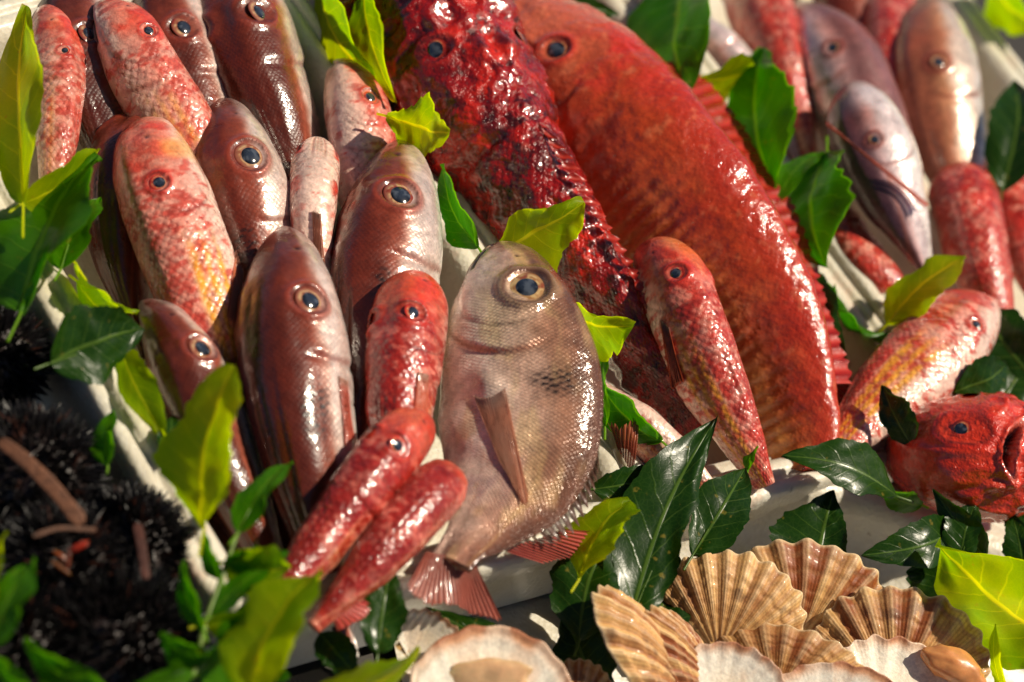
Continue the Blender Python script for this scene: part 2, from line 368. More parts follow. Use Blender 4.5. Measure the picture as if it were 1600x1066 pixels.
# ------------------------------------------------------------------ fins
def fin(parent, org, base, tip, nr, c0, c1, name='fin', ragged=.12, wave=.0012, seed=0, rows=14, spiky=0., hug=None):
    """base and tip: polylines of world points; rays run from one to the other"""
    nc = nr*4+1; b = catmull(base, nc) if len(base) > 1 else np.repeat(np.array(base), nc, 0); t = catmull(tip, nc)
    rng = np.random.RandomState(seed+3)
    j = np.arange(nc); ray = np.cos(j*math.pi/2)                 # +1 on a ray
    ln = 1-ragged*rng.rand(nc)*(.4+.6*(1-(ray+1)/2)) - spiky*(1-(ray+1)/2)
    vv = np.linspace(0, 1, rows)[:, None]
    d = (t-b)
    nn = nrm(np.cross(d, np.gradient(b+.6*d, axis=0)))
    V = b[None]+d[None]*(vv*ln)[..., None] + nn[None]*(wave*ray[None]*(1-.3*vv) + .006*np.sin(vv*2.5+j[None]*.15)*vv*.3)[..., None]
    if hug:
        hp, hf = hug; rel = V-CAMP; dz = rel @ FWD; fu = (rel @ RIGHT)/dz; fv = (rel @ UP)/dz
        hr = hp-CAMP; hz = hr @ FWD; hu = (hr @ RIGHT)/hz; hv = (hr @ UP)/hz; ok = hf > .1; hu, hv, hz = hu[ok], hv[ok], hz[ok]
        bx = (hu > fu.min()-.01) & (hu < fu.max()+.01) & (hv > fv.min()-.01) & (hv < fv.max()+.01); hu, hv, hz = hu[bx], hv[bx], hz[bx]
        nd = np.zeros(fu.shape)
        for r_ in range(rows):
            d2 = (hu[None]-fu[r_][:, None])**2+(hv[None]-fv[r_][:, None])**2; ix = np.argpartition(d2, 5, 1)[:, :5]; nd[r_] = hz[ix].mean(1)
        nd = nd-.0007-.0006*vv-wave*ray[None]; V = CAMP+(FWD+RIGHT*fu[..., None]+UP*fv[..., None])*nd[..., None]
    th = .00025
    F = quads(rows, nc, False); n = rows*nc
    V2 = np.concatenate([(V+nn[None]*th).reshape(-1, 3), (V-nn[None]*th).reshape(-1, 3)]); F2 = np.concatenate([F, F[:, ::-1]+n])
    rk = ((ray+1)/2)[None]*(.75+.25*vv)
    c = mixc(np.broadcast_to(lin(c0), (rows, nc, 3)), lin(c1), rk)
    if hug: c = mixc(c, lin((186, 156, 138)), .8*sst(.22, .0, vv+0*ray[None]))
    br = .8+.35*fbm(np.stack([vv*6+0*j, j[None]*.3+0*vv, 0*vv+0*j+seed], -1), 2); c = c*br[..., None]
    return mesh(name, V2, F2, MAT['fin'], parent, org, col=np.concatenate([c.reshape(-1, 3)]*2), msk=np.repeat(np.concatenate([(rk+0*vv).reshape(-1)]*2)[:, None], 3, 1))

# ------------------------------------------------------------------ fish
SP = {}
SP['pandora'] = dict(
    top=[(0, 0), (.006, .10), (.02, .19), (.06, .38), (.12, .59), (.2, .82), (.3, .97), (.38, 1), (.5, .95), (.65, .76), (.8, .46), (.92, .23), (1, .2)],
    bot=[(0, 0), (.006, .13), (.02, .24), (.06, .36), (.12, .50), (.2, .68), (.3, .84), (.42, .92), (.55, .86), (.7, .62), (.85, .31), (.93, .2), (1, .18)],
    wid=[(0, 0), (.006, .13), (.02, .25), (.06, .45), (.12, .68), (.2, .89), (.3, 1), (.42, .98), (.6, .78), (.8, .4), (.92, .16), (1, .1)],
    eye=(.185, .34, .044), gill=(.12, -.02, .235), pre=(.10, .0, .175), mouth=((.0, .0), (.125, -.32)), scal=.0042, iris=((158, 116, 92), (128, 54, 36)), pupil=.6)
SP['bream'] = dict(SP['pandora'],
    top=[(0, 0), (.006, .13), (.02, .26), (.06, .42), (.12, .58), (.2, .76), (.3, .91), (.4, .99), (.52, 1), (.64, .95), (.76, .76), (.87, .46), (.95, .29), (1, .27)],
    bot=[(0, 0), (.006, .11), (.02, .2), (.06, .34), (.12, .53), (.2, .72), (.3, .86), (.42, .96), (.55, .99), (.7, .84), (.85, .46), (.93, .29), (1, .27)],
    eye=(.148, .26, .058), gill=(.13, -.05, .215), pre=(.12, -.05, .135), scal=.0034, iris=((188, 156, 108), (142, 88, 46)), pupil=.53)
SP['mullet'] = dict(
    top=[(0, 0), (.006, .2), (.02, .38), (.05, .60), (.1, .82), (.17, .96), (.28, 1), (.45, .98), (.65, .84), (.85, .54), (1, .28)],
    bot=[(0, 0), (.006, .18), (.02, .3), (.05, .42), (.1, .56), (.17, .72), (.28, .88), (.45, .95), (.65, .84), (.85, .54), (1, .34)],
    wid=[(0, 0), (.006, .22), (.02, .42), (.05, .62), (.1, .82), (.17, .97), (.28, 1), (.45, .97), (.65, .82), (.85, .5), (1, .22)],
    eye=(.15, .50, .027), gill=(.11, .0, .16), pre=(.09, .05, .115), mouth=((.0, -.25), (.085, -.38)), scal=.0066, iris=((176, 70, 52), (196, 42, 30)), pupil=.62)
SP['scorpion'] = dict(
    top=[(0, 0), (.006, .14), (.02, .26), (.06, .48), (.12, .72), (.18, .9), (.26, 1), (.38, .95), (.55, .78), (.75, .52), (1, .24)],
    bot=[(0, 0), (.006, .18), (.02, .3), (.06, .48), (.12, .66), (.2, .84), (.3, .92), (.42, .88), (.6, .68), (.8, .42), (1, .22)],
    wid=[(0, 0), (.006, .22), (.02, .4), (.06, .62), (.12, .84), (.2, 1), (.3, 1), (.42, .9), (.6, .66), (.8, .38), (1, .16)],
    eye=(.20, .42, .026), gill=(.17, .0, .2), pre=(.14, .0, .13), mouth=((.0, -.05), (.13, -.4)), scal=.0075, iris=((190, 70, 44), (150, 30, 20)), pupil=.66)
SP['gurnard'] = dict(
    top=[(0, 0), (.006, .08), (.03, .16), (.08, .32), (.14, .44), (.2, .58), (.27, .74), (.35, .88), (.45, .97), (.57, 1), (.75, .88), (.88, .66), (1, .45)],
    bot=[(0, 0), (.006, .1), (.03, .24), (.08, .42), (.14, .58), (.2, .7), (.3, .84), (.45, .9), (.6, .84), (.75, .7), (.88, .52), (1, .38)],
    wid=[(0, 0), (.006, .1), (.03, .3), (.08, .55), (.14, .78), (.2, .94), (.3, 1), (.45, .97), (.6, .9), (.75, .72), (.88, .5), (1, .28)],
    eye=(.225, .42, .026), gill=(.2, -.02, .18), pre=(.17, -.05, .12), mouth=((.0, -.1), (.1, -.35)), scal=.006, iris=((150, 70, 40), (120, 50, 24)), pupil=.6)

def paint_pandora(s, c, y, P3, k, dark=1., tint=None, **_):
    n = fbm(P3*np.array([60, 60, 60]), 11); n2 = fbm(P3*170, 12, 2)
    dor = np.array([90, 33, 18.])*dark; mid = np.array([130, 62, 44.])*(.5+.5*dark); low = np.array([214, 192, 182.]); bel = np.array([232, 222, 214.])
    if tint: dor, mid, low = [np.array(q, float) for q in tint]
    t = c + (n-.5)*.45
    col = np.broadcast_to(bel, s.shape+(3,)).copy()
    t = c+(n-.5)*.45*(1-.85*np.clip(c, 0, 1))-(np.clip(k['ey']-.16, -.3, .3)+.06*sst(.5, .1, s))*np.clip(1.15-c, 0, 1)
    col = mixc(col, low, sst(-.85, -.45, t)); col = mixc(col, mid, sst(-.15, .22, t)); col = mixc(col, dor, sst(.15, .6, t))
    col = mixc(col, np.array([92, 52, 50]), .65*sst(.16, .02, s)*sst(-.7, .3, c))
    col = mixc(col, np.array([176, 84, 64]), .5*gau(s-.23, .05)*sst(.0, .4, c)*n)
    sil = sst(.25, -.25, t)*.9
    sca = sst(.2, .3, s)*np.ones_like(c)
    col *= (.88+.24*n2)[..., None]
    return col, np.stack([sca, sil, .35+0*s], -1)
def paint_bream(s, c, y, P3, k, **_):
    n = fbm(P3*50, 21); n2 = fbm(P3*np.array([160, 160, 160]), 22, 2)
    t = c+(n-.5)*.5
    col = np.broadcast_to(np.array([230, 208, 194.]), s.shape+(3,)).copy()
    col = mixc(col, np.array([206, 166, 144]), sst(-.5, .15, t)); col = mixc(col, np.array([160, 114, 90]), sst(.1, .6, t)); col = mixc(col, np.array([104, 68, 50]), sst(.55, .97, t))
    col = mixc(col, np.array([120, 70, 56]), .5*sst(.45, .95, s)*(.4+n))
    col = mixc(col, np.array([112, 88, 74]), .65*sst(.13, .03, s))
    col = mixc(col, np.array([182, 158, 120]), .55*gau(s-.24, .09)*gau(y+.1, .4))
    ll = .52-.30*sst(.3, .9, s); col = mixc(col, np.array([190, 146, 98]), .55*gau(y-ll*1.0+.0, .022)*sst(.5, .62, s))
    col = mixc(col, np.array([150, 118, 122]), .55*sst(.5, .66, fbm(P3*np.array([25, 60, 40]), 23))*sst(.4, .5, s)*sst(.5, -.3, c)); col = mixc(col, np.array([220, 190, 130]), .4*sst(.52, .7, fbm(P3*np.array([30, 70, 40]), 24)))
    col *= (.86+.28*n2)[..., None]
    sil = .55*sst(.9, .1, c)*(.35+n)+.3*sst(.55, .98, c)
    return col, np.stack([sst(.17, .24, s)*np.ones_like(c), np.clip(sil, 0, 1), .3+0*s], -1)
def paint_mullet(s, c, y, P3, k, red=.5, yel=.5, deep=0., **_):
    n = fbm(P3*np.array([70, 70, 70]), 31+k['seed']); n2 = fbm(P3*190, 32, 3); n3 = fbm(P3*28, 33+k['seed'], 2)
    pale = np.array([236, 202, 186.]); pink = np.array([214, 122, 104.]); rd = np.array([184, 42, 30.])
    rd = rd*(1-deep)+np.array([140, 26, 20.])*deep; pink = pink*(1-deep)+np.array([190, 92, 78.])*deep; pale = pale*(1-.5*deep)+np.array([206, 130, 112.])*.5*deep
    t = c+(n3-.5)*.5
    col = np.broadcast_to(pale, s.shape+(3,)).copy()
    col = mixc(col, pink, np.clip(sst(-.75, .3, t)*(.35+red*.9), 0, 1))
    na = fbm(P3*np.array([210, 100, 150])+n3[..., None]*2, 35+k['seed'], 4); nb = fbm(P3*np.array([300, 130, 200]), 36, 2)
    cov = .2+.42*red+.22*np.clip(c, -.8, 1)
    blot = sst(.60-.30*cov, .70-.26*cov, na*.6+nb*.4)
    col = mixc(col, rd, np.clip(blot*(.35+.55*red), 0, .88))
    col = mixc(col, np.array([120, 20, 16]), .55*red*sst(.56, .7, fbm(P3*np.array([240, 90, 140]), 37, 3))*sst(-.3, .4, c))
    col = mixc(col, pale, .35*sst(.56, .72, fbm(P3*np.array([150, 70, 110]), 38+k['seed'], 3)))
    for c0, wd in ((.30, .10), (.0, .08), (-.28, .08)):
        col = mixc(col, np.array([226, 160, 44]), np.clip(yel*1.3*gau(c-c0-(n-.5)*.12, wd)*sst(.24, .36, s)*sst(.38, .6, n2+.12), 0, .85))
    hd = sst(.19, .10, s)
    col = mixc(col, np.array([206, 92, 66]), hd*(.25+.55*red)*sst(-.35, .25, c))
    col = mixc(col, np.array([196, 52, 34]), hd*.75*sst(.5, .64, n)*sst(-.5, .1, c))
    col = mixc(col, np.array([232, 196, 180]), hd*.7*sst(-.15, -.6, c))
    col = mixc(col, np.array([226, 160, 70]), hd*yel*.6*sst(.55, .66, n3))
    col *= (.86+.26*n2)[..., None]
    return col, np.stack([sst(.15, .22, s)*sst(-.95, -.6, c), .35*sst(.3, -.4, t), .7+0*s], -1)
def paint_scorpion(s, c, y, P3, k, light=0., **_):
    n = fbm(P3*np.array([55, 55, 55]), 41, 4); n2 = fbm(P3*160, 42, 3); n3 = fbm(P3*25, 43, 3)
    col = np.broadcast_to(np.array([146, 16, 10.]), s.shape+(3,)).copy()
    col = mixc(col, np.array([200, 36, 14]), sst(.54, .70, n3)); col = mixc(col, np.array([80, 8, 8]), sst(.52, .66, n)*(.75-.6*light)); col = mixc(col, np.array([24, 8, 6]), sst(.56, .7, n2)*(.6-.55*light))
    col = mixc(col, np.array([190, 96, 80]), .55*sst(.66, .8, fbm(P3*90, 44, 3))); col = mixc(col, np.array([226, 120, 84]), light*.5*sst(.45, .7, n2))
    col = mixc(col, np.array([150, 90, 84]), .5*sst(-.6, -.95, c))
    col = mixc(col, np.array([220, 62, 30]), light*.82)
    return col, np.stack([.8*sst(.24, .34, s)*np.ones_like(c), 0*s, 1+0*s], -1)
def paint_gurnard(s, c, y, P3, k, **_):
    n = fbm(P3*40, 51, 4); n2 = fbm(P3*130, 52, 3); n3 = fbm(P3*18, 53, 3)
    col = np.broadcast_to(np.array([176, 62, 24.]), s.shape+(3,)).copy()
    col = mixc(col, np.array([204, 106, 56]), .6*sst(.5, .72, n)); col = mixc(col, np.array([164, 44, 22]), sst(.5, .7, n3)*.6)
    col = mixc(col, np.array([226, 160, 86]), np.clip(sst(.6, -.05, c)*sst(.36, .62, s)*1.1, 0, .9)*(.55+.45*sst(.35, .6, n))); col = mixc(col, np.array([176, 40, 26]), .6*sst(.6, .9, c+(n-.5)*.3))
    col = mixc(col, np.array([206, 112, 86]), sst(.38, .2, s)*.75); col = mixc(col, np.array([196, 34, 26]), .6*gau(s-.3, .06)*sst(.45, .6, n))
    rib = np.sin(s*2*math.pi*46+n3*3); col = mixc(col, np.array([216, 146, 96]), .35*sst(.5, 1, rib)*gau(c+.1, .45)*sst(.42, .55, s))
    col = mixc(col, np.array([226, 150, 110]), .35*sst(.62, .76, n2))
    return col, np.stack([.5*sst(.4, .5, s)*np.ones_like(c), 0*s, .9+0*s], -1)
PAINT = dict(pandora=paint_pandora, bream=paint_bream, mullet=paint_mullet, scorpion=paint_scorpion, gurnard=paint_gurnard)
CAUD = dict(pandora=((150, 60, 50), (190, 96, 78)), bream=((150, 70, 58), (196, 112, 92)), mullet=((196, 70, 58), (222, 120, 96)), scorpion=((130, 20, 18), (180, 50, 36)), gurnard=((176, 50, 36), (206, 90, 60)))
_seed = [0]
def fish(kind, name, label, pts, D0, T0, phi, group=None, res=(170, 84), eye=None, caudal=True, sides=(1, -1), mouth=None, eyepx=None, bumps=None, gape=False, spots=None, jaw=False, lump=0., gillamp=1., opt=None, pupil=None, tailk=1.):
    sp = SP[kind]; _seed[0] += 1; seed = _seed[0]
    ns, nth = res
    s = np.linspace(0, 1, ns)**1.35
    if isinstance(phi, (int, float)): phi = [phi]*len(pts)
    w4 = np.array([[*P(*p), f] for p, f in zip(pts, phi)])
    cc = catmull(w4, s); cen = cc[:, :3]; ph = np.radians(cc[:, 3])
    L = np.linalg.norm(np.diff(cen, axis=0), axis=1).sum()
    pxm = PX(w4[len(w4)//3, :3]); D0 *= pxm; T0 *= pxm
    T = nrm(np.gradient(cen, axis=0)); k9 = np.ones(9)/9
    T = nrm(np.stack([np.convolve(np.pad(T[:, i], 4, mode='edge'), k9, 'valid') for i in range(3)], -1))
    V = CAMP-cen; V = nrm(V-T*(V*T).sum(-1, keepdims=True)); S = np.cross(T, V)
    S *= np.sign((S @ RIGHT))[:, None]
    Dv = np.cos(ph)[:, None]*S+np.sin(ph)[:, None]*V; Lv = np.cross(T, Dv)
    tp, bt, wd = prof(sp['top'], s)*D0, prof(sp['bot'], s)*D0, prof(sp['wid'], s)*T0
    th = np.linspace(0, 2*math.pi, nth, endpoint=False); ct, stn = np.cos(th), np.sin(th)
    up = ct > 0
    yy = np.where(up[None], tp[:, None]*ct, bt[:, None]*ct)
    xx = wd[:, None]*np.sign(stn)*np.abs(stn)**(1.12 if kind in ('pandora', 'gurnard') else .92)
    # radial direction in the section plane
    hh = np.where(up[None], tp[:, None], bt[:, None])+1e-5
    ny, nx = yy/hh**2, xx/(wd[:, None]+1e-5)**2; q = np.sqrt(nx*nx+ny*ny)+1e-9; ny, nx = ny/q, nx/q
    S2, C2 = np.meshgrid(s, ct, indexing='ij'); sd = np.abs(stn)[None]
    y1 = yy/D0
    ex, ey, er = eye or sp['eye']
    D_ = None
    disp = np.zeros_like(yy)
    if eyepx:
        pos0 = cen[:, None]+Dv[:, None]*yy[..., None]+Lv[:, None]*xx[..., None]; rel = pos0-CAMP; dz = rel @ FWD
        pu = 800+(rel @ RIGHT)/dz*LENS/36*1600; pv = 533-(rel @ UP)/dz*LENS/36*1600
        nn = Dv[:, None]*ny[..., None]+Lv[:, None]*nx[..., None]
        face = (nn*nrm(-rel)).sum(-1)
        i_, j_ = np.unravel_index(np.argmin(np.hypot(pu-eyepx[0], pv-eyepx[1])+np.where(face > .12, 0, 999)), pu.shape)
        ex, ey, er = s[i_], yy[i_, j_]/D0, eyepx[2]*pxm/L*dict(pandora=.84, bream=.96).get(kind, 1.)
    dE = np.hypot((S2-ex)*L, yy-ey*D0)/(er*L); sidef = sst(.1, .35, sd)
    disp += er*L*(.20*gau(dE-1.18, .26)-.10*sst(1.0, .7, dE))*sidef
    gx, gy, gr = sp['gill']; px_, py_, pr_ = sp['pre']
    HS0 = gx+gr
    if eyepx:
        gk, pk = dict(pandora=(3.9, 2.2), bream=(3.3, 2.0), mullet=(6.5, 3.6), scorpion=(8, 4.5), gurnard=(7, 4))[kind]
        gx0 = gx+gr; gxn = ex+.3*er; gr = ex+gk*er-gxn; gx = gxn; px_ = ex; pr_ = pk*er; gy = ey-.25; py_ = ey-.25
    Sh = S2/(gx+gr)*HS0
    wob = (fbm(np.stack([S2*9, y1*4, S2*0+seed], -1), 8)-.5)
    dg = np.hypot(np.maximum(S2-gx, 0)*L, (yy-gy*D0)*(.95 if kind == 'bream' else .75))/L + wob*.012
    gm = sst(-1.02, -.6, C2)*sst(ey+.28, ey-.08, C2)
    ga = (.0095 if kind == 'bream' else .0052 if kind == 'pandora' else .0035)*L*gillamp
    disp += ga*(sst(gr+.006, gr-.012, dg)-.0)*gm*sst(.0, .1, S2) - ga*.5*gau(dg-gr-.008, .008)*gm
    dp = np.hypot(np.maximum(S2-px_, 0)*L, (yy-py_*D0)*.85)/L + wob*.01
    pm = sst(-.97, -.5, C2)*sst(ey+.2, ey-.15, C2)
    if kind == 'pandora': pm = pm*.25
    disp += -.002*L*gau(dp-pr_, .005)*pm*gillamp + (.0032 if kind == 'bream' else .0012)*L*sst(pr_+.01, pr_-.02, dp)*pm*gillamp
    (m0, m1), (m2, m3) = mouth or sp['mouth']
    tm = np.clip((S2-m0)/(m2-m0), 0, 1); my = (m1+(m3-m1)*tm)*np.minimum(1, prof(sp['bot'], s)[:, None]/.25+.0)
    dpx = D0/pxm
    dm = np.hypot(y1-my, np.maximum(S2-m2, 0)*6)
    dpx = D0/pxm
    ml = gau(dm, 3.2/dpx)*sst(m2*1.25, m2*.9, S2)
    disp += -.006*L*ml + .0035*L*gau(dm-.11, .07)*sst(m2*1.3, m2*.8, S2)
    dn = np.hypot((S2-ex*.52)*L, yy-(ey*.80)*D0)/L; nost = gau(dn, .0055)*sidef; disp += -.004*L*nost
    P3 = np.stack([S2*L, yy, np.abs(xx)], -1)+seed*.37
    td = np.minimum(th, 2*math.pi-th)[None]; fold = np.zeros_like(yy)
    if kind in ('pandora', 'mullet', 'bream'):
        # folded back fin, eye ridges, a slack belly and pressed flanks
        hs_ = gx+gr; on = sst(hs_*1.02, hs_*1.25, S2)*sst(.99, .8, S2)
        fold = on*(gau(td-.10, .045)+gau(td+.10, .045)); disp += .010*D0*on*gau(td, .1)*(1+.5*np.sin(S2*L/.006*2*math.pi)) - .022*D0*fold
        disp += .05*D0*gau(S2-ex*.9, ex*.5)*gau(C2-min(.93, ey+.42), .14) - .05*D0*gau(S2-ex*1.0, ex*.45)*gau(td, .26)
        disp += (fbm(np.stack([S2*5+seed, C2*1.3, 0*S2], -1), 63, 2)-.5)*.16*D0*sst(hs_*.9, hs_*1.3, S2)*(C2 < .9)
        wr = fbm(np.stack([S2*46, C2*3+seed, 0*S2], -1), 64, 2); disp += -(0. if kind == 'bream' else .02)*D0*sst(.62, .74, wr)*sst(.1, -.5, C2)*sst(hs_*.9, hs_*1.1, S2)
    disp += (fbm(P3*45, 61)-.5)*.006*L*sst(0, .05, S2)
    if lump:
        a = fbm(P3*60, 71, 3); b = np.abs(fbm(P3*110, 72, 2)-.5)*2; r_ = 1-np.abs(fbm(P3*38, 74, 2)-.5)*2
        disp += sst(.7, 2.4, dE)*lump*D0*((a-.5)*.34 + (b-.3)*.10*sst(.5, .1, S2) + .16*sst(.78, .98, r_)*sst(.55, .2, S2))
    cre = np.zeros_like(disp)
    if gape:                                     # open mouth: a deep slit with raised lips
        a_ = math.radians(-14); du, dv = pu-1584, pv-700; qx = du*math.cos(a_)-dv*math.sin(a_)+.004*dv**2*0; qy = du*math.sin(a_)+dv*math.cos(a_)
        qx = qx-.006*(qy**2)+8; qr = np.hypot(qx/10, qy/40)+np.where(face > -.2, 0, 9)
        jag = .10*(fbm(P3*160, 96)-.5); disp += pxm*(8*gau(qr-1.3, .28)-34*sst(1.08, .55, qr+jag))
    if jaw: cre = (gau(sd-.34+S2*.5, .05)+.6*gau(sd-.08, .04))*sst(.01, .05, S2)*sst(.26, .16, S2)*(C2 < 0); disp -= .006*L*cre
    bumpcol = []
    for bu, bv, br, ba, bc in (bumps or []):
        dB = np.hypot(pu-bu, pv-bv)/br+np.where(face > 0, 0, 9); disp += ba*pxm*gau(dB, .8); bumpcol.append((gau(dB, .75), bc))
    if kind == 'gurnard': disp += .018*D0*np.sin(S2*2*math.pi*46+fbm(P3*18, 53, 3)*3)*gau(C2+.05, .5)*sst(.4, .55, S2)
    pos = cen[:, None]+Dv[:, None]*(yy+ny*disp)[..., None]+Lv[:, None]*(xx+nx*disp)[..., None]
    pos[0] = cen[0]
    org = pos.reshape(-1, 3)[np.argmin(pos[..., 2])].copy(); org = np.array([cen[ns//2][0], cen[ns//2][1], max(org[2], .0)])
    root = thing(name, label, 'fish', org, group)
    kk = dict(ey=ey if eyepx else .25, sq=HS0/(gx+gr), L=L, scal=sp['scal'], seed=seed % 7)
    col, msk = PAINT[kind](Sh, C2, y1, P3, kk, **(opt or {}))
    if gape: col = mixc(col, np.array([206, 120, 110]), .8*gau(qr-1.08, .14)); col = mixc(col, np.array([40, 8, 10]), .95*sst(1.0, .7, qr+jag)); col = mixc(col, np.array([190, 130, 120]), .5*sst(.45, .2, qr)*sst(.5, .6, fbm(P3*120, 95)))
    if jaw: col = mixc(col, np.array([170, 96, 84]), .6*cre); col = mixc(col, np.array([206, 40, 26]), .8*sst(.5, .62, fbm(P3*70, 97))*gau(sd-.85, .2)*(C2 < 0)*sst(.02, .08, S2))
    for bu, bv, ru, rv in (spots or []):
        mk_ = np.exp(-(((pu-bu)/ru)**2+((pv-bv)/rv)**2)**1.5)*(face > 0)
        su, sv = S2*L/.0042, P3[..., 1]/.0042
        pat = sst(.35, .75, .5+.5*np.sin(su*2*math.pi+math.pi*np.floor(sv*.8)+5*(fbm(P3*150, 98)-.5)))*sst(.34, .56, fbm(P3*np.array([480, 300, 300]), 99, 2))
        col = mixc(col, np.array([16, 13, 13.]), np.clip(mk_*(pat*1.1+.22), 0, .92))
    for bm_, bc in bumpcol:
        if bc: col = mixc(col, np.array(bc, float), .8*bm_)
    if kind in ('pandora', 'mullet'):
        col = mixc(col, col*.6, .5*fold)
        yl = .46-.16*S2; ll_ = gau(y1-yl, 2.2/dpx)*sst(gx+gr, gx+gr+.05, S2); col = mixc(col, np.array([176, 96, 74.]) if kind == 'pandora' else np.array([236, 190, 160.]), .45*ll_*(S2*0+1))
        col = col*(.86+.3*fbm(np.stack([S2*7, C2*2, 0*S2+seed*1.7], -1), 65, 3))[..., None]
    gc = np.array([120, 40, 28.]) if kind != 'bream' else np.array([124, 60, 34.])
    col = mixc(col, gc, (.9 if kind == 'bream' else .65)*gau(dg-gr, .006)*gm*(.5+wob)); col = mixc(col, col*.6, .5*gau(dp-pr_, .004)*pm)
    col = mixc(col, col*.25, 1.0*gau(dm, 2.3/dpx)*sst(m2*1.2, m2*.9, S2)); col = mixc(col, np.array([30, 14, 12]), .8*gau(dn, .0045)*sidef)
    rim = np.array([150, 62, 46.]) if kind in ('pandora',) else (np.array([110, 84, 62.]) if kind == 'bream' else np.array([196, 40, 28.]))
    col = mixc(col, rim, .6*gau(dE-1.2, .28)*sidef); col = mixc(col, np.array([60, 26, 20]), .6*gau(dE-1.02, .08)*sidef)
    g_ = sp['scal']; uv = np.stack([S2*L/g_, np.broadcast_to(np.where(th <= math.pi, th, 2*math.pi-th)[None], S2.shape)*(D0*.62+T0*.38)/g_], -1)
    cap = np.broadcast_to(pos[-1].mean(0), pos[-1].shape)
    posA = np.concatenate([pos, cap[None]]); colA = lin(np.clip(np.concatenate([col, col[-1:]]), 0, 255)); mskA = np.concatenate([msk, msk[-1:]]); uvA = np.concatenate([uv, uv[-1:]])
    mesh('body', posA, quads(ns+1, nth, True), MAT[kind], root, org, col=colA, msk=mskA, uv=uvA)
    # eyes
    for side in sides:
        m = (stn*side > .05)
        cost = np.hypot((S2-ex)*L, yy-ey*D0)+np.where(m[None], 0, 9); i, j = np.unravel_index(np.argmin(cost), cost.shape)
        c0 = pos[i, j]; a = pos[min(i+4, ns-1), j]-pos[max(i-4, 0), j]; b = pos[i, (j+2) % nth]-pos[i, (j-2) % nth]
        n = nrm(np.cross(a, b)); 
        if np.dot(n, c0-cen[i]) < 0: n = -n
        lw = dict(pandora=.42, bream=.5).get(kind, .3); n = nrm(n*(1-lw)+nrm(Lv[i]*side)*lw)
        e1 = nrm(T[i]-n*np.dot(T[i], n)); e2 = np.cross(n, e1)
        R = er*L*1.02; nr_, na = 16, 40; an = np.linspace(0, 2*math.pi, na, endpoint=False)
        rr = np.linspace(0.02, 1, nr_)[:, None]
        zz = (.17*(1-rr**2)-.03)*R + 0*an
        ring = lambda rad, z: c0+e1*(rad*np.cos(an))[..., None]+e2*(rad*np.sin(an))[..., None]+n*z[..., None]
        ic, oc = [lin(x) for x in sp['iris']]
        V_ = ring(rr*R, zz); q = np.broadcast_to(rr, zz.shape)
        nz = fbm(np.stack([np.cos(an)[None]*3+0*q, np.sin(an)[None]*3+0*q, q*5+seed], -1), 77)
        cI = mixc(np.broadcast_to(ic, q.shape+(3,)).copy(), oc, sst(.74, .98, q)); cI = mixc(cI, lin((214, 180, 124)), gau(q-.70, .05)*.7); cI = mixc(cI, oc, .8*sst(.45, .6, nz)*sst(.95, .7, q)); cI = mixc(cI, lin((120, 20, 14)), .7*sst(.54, .66, fbm(np.stack([np.cos(an)[None]*1.6+0*q+seed*2, np.sin(an)[None]*1.6+0*q, q*1.5], -1), 79))); cI = mixc(cI, lin((40, 20, 14)), gau(q-1, .05)*.7)
        eo = mesh('eye', V_, quads(nr_, na, True), MAT['eye'], root, org, col=cI)
        pr = (pupil or sp['pupil'])*R; rp = np.linspace(.02, 1, 8)[:, None]; rq = rp*pr*(1+.10*np.cos(an-.6)[None])
        zp = (.17*(1-(rq/R)**2)-.03)*R+.05*R*(1-rp**2)+.012*R*(1-rp**6)
        cl_ = fbm(np.stack([np.cos(an)[None]*rp*2+seed, np.sin(an)[None]*rp*2, 0*rp+0*an], -1), 78); cp = mixc(np.broadcast_to(lin((40, 48, 62)), zp.shape+(3,)).copy(), lin((12, 13, 18)), np.broadcast_to(sst(.4, 1, rp), zp.shape))
        cp = mixc(cp, lin((96, 104, 116)), np.clip(.5*sst(.5, .75, cl_), 0, 1))
        me = mesh('pupil', ring(rq, zp), quads(8, na, True), MAT['eye'], root, org, col=cp)
        me.parent = eo
    if caudal:
        c0, c1 = CAUD[kind]; e = cen[-1]; t = T[-1]; d = Dv[-1]; h = .2*D0
        base = [e+d*h*f-t*.004 for f in (1, .4, -.4, -1)]; ln = .2*L*tailk
        tip = [e+t*ln*.95+d*D0*.85*tailk, e+t*ln*.72+d*D0*.35*tailk, e+t*ln*.55, e+t*ln*.72-d*D0*.35*tailk, e+t*ln*.95-d*D0*.85*tailk]
        fin(root, org, base, tip, 14, c0, c1, 'tail_fin', seed=seed)
    root['_o'] = [float(x) for x in org]
    def pxfin(base, tip, nr, c0, c1, nm='pectoral_fin', **kw):
        if kw.pop('hug', False): kw['hug'] = (pos, face0)
        return fin(root, org, [P(*b) for b in base], [P(*b) for b in tip], nr, c0, c1, nm, seed=seed, **kw)
    del root['_o']
    face0 = ((Dv[:, None]*ny[..., None]+Lv[:, None]*nx[..., None])*nrm(CAMP-pos)).sum(-1)
    return pxfin

GP = 'dark pandora fish in the left box'; GM = 'red mullets in the left box'; HI = (240, 110)
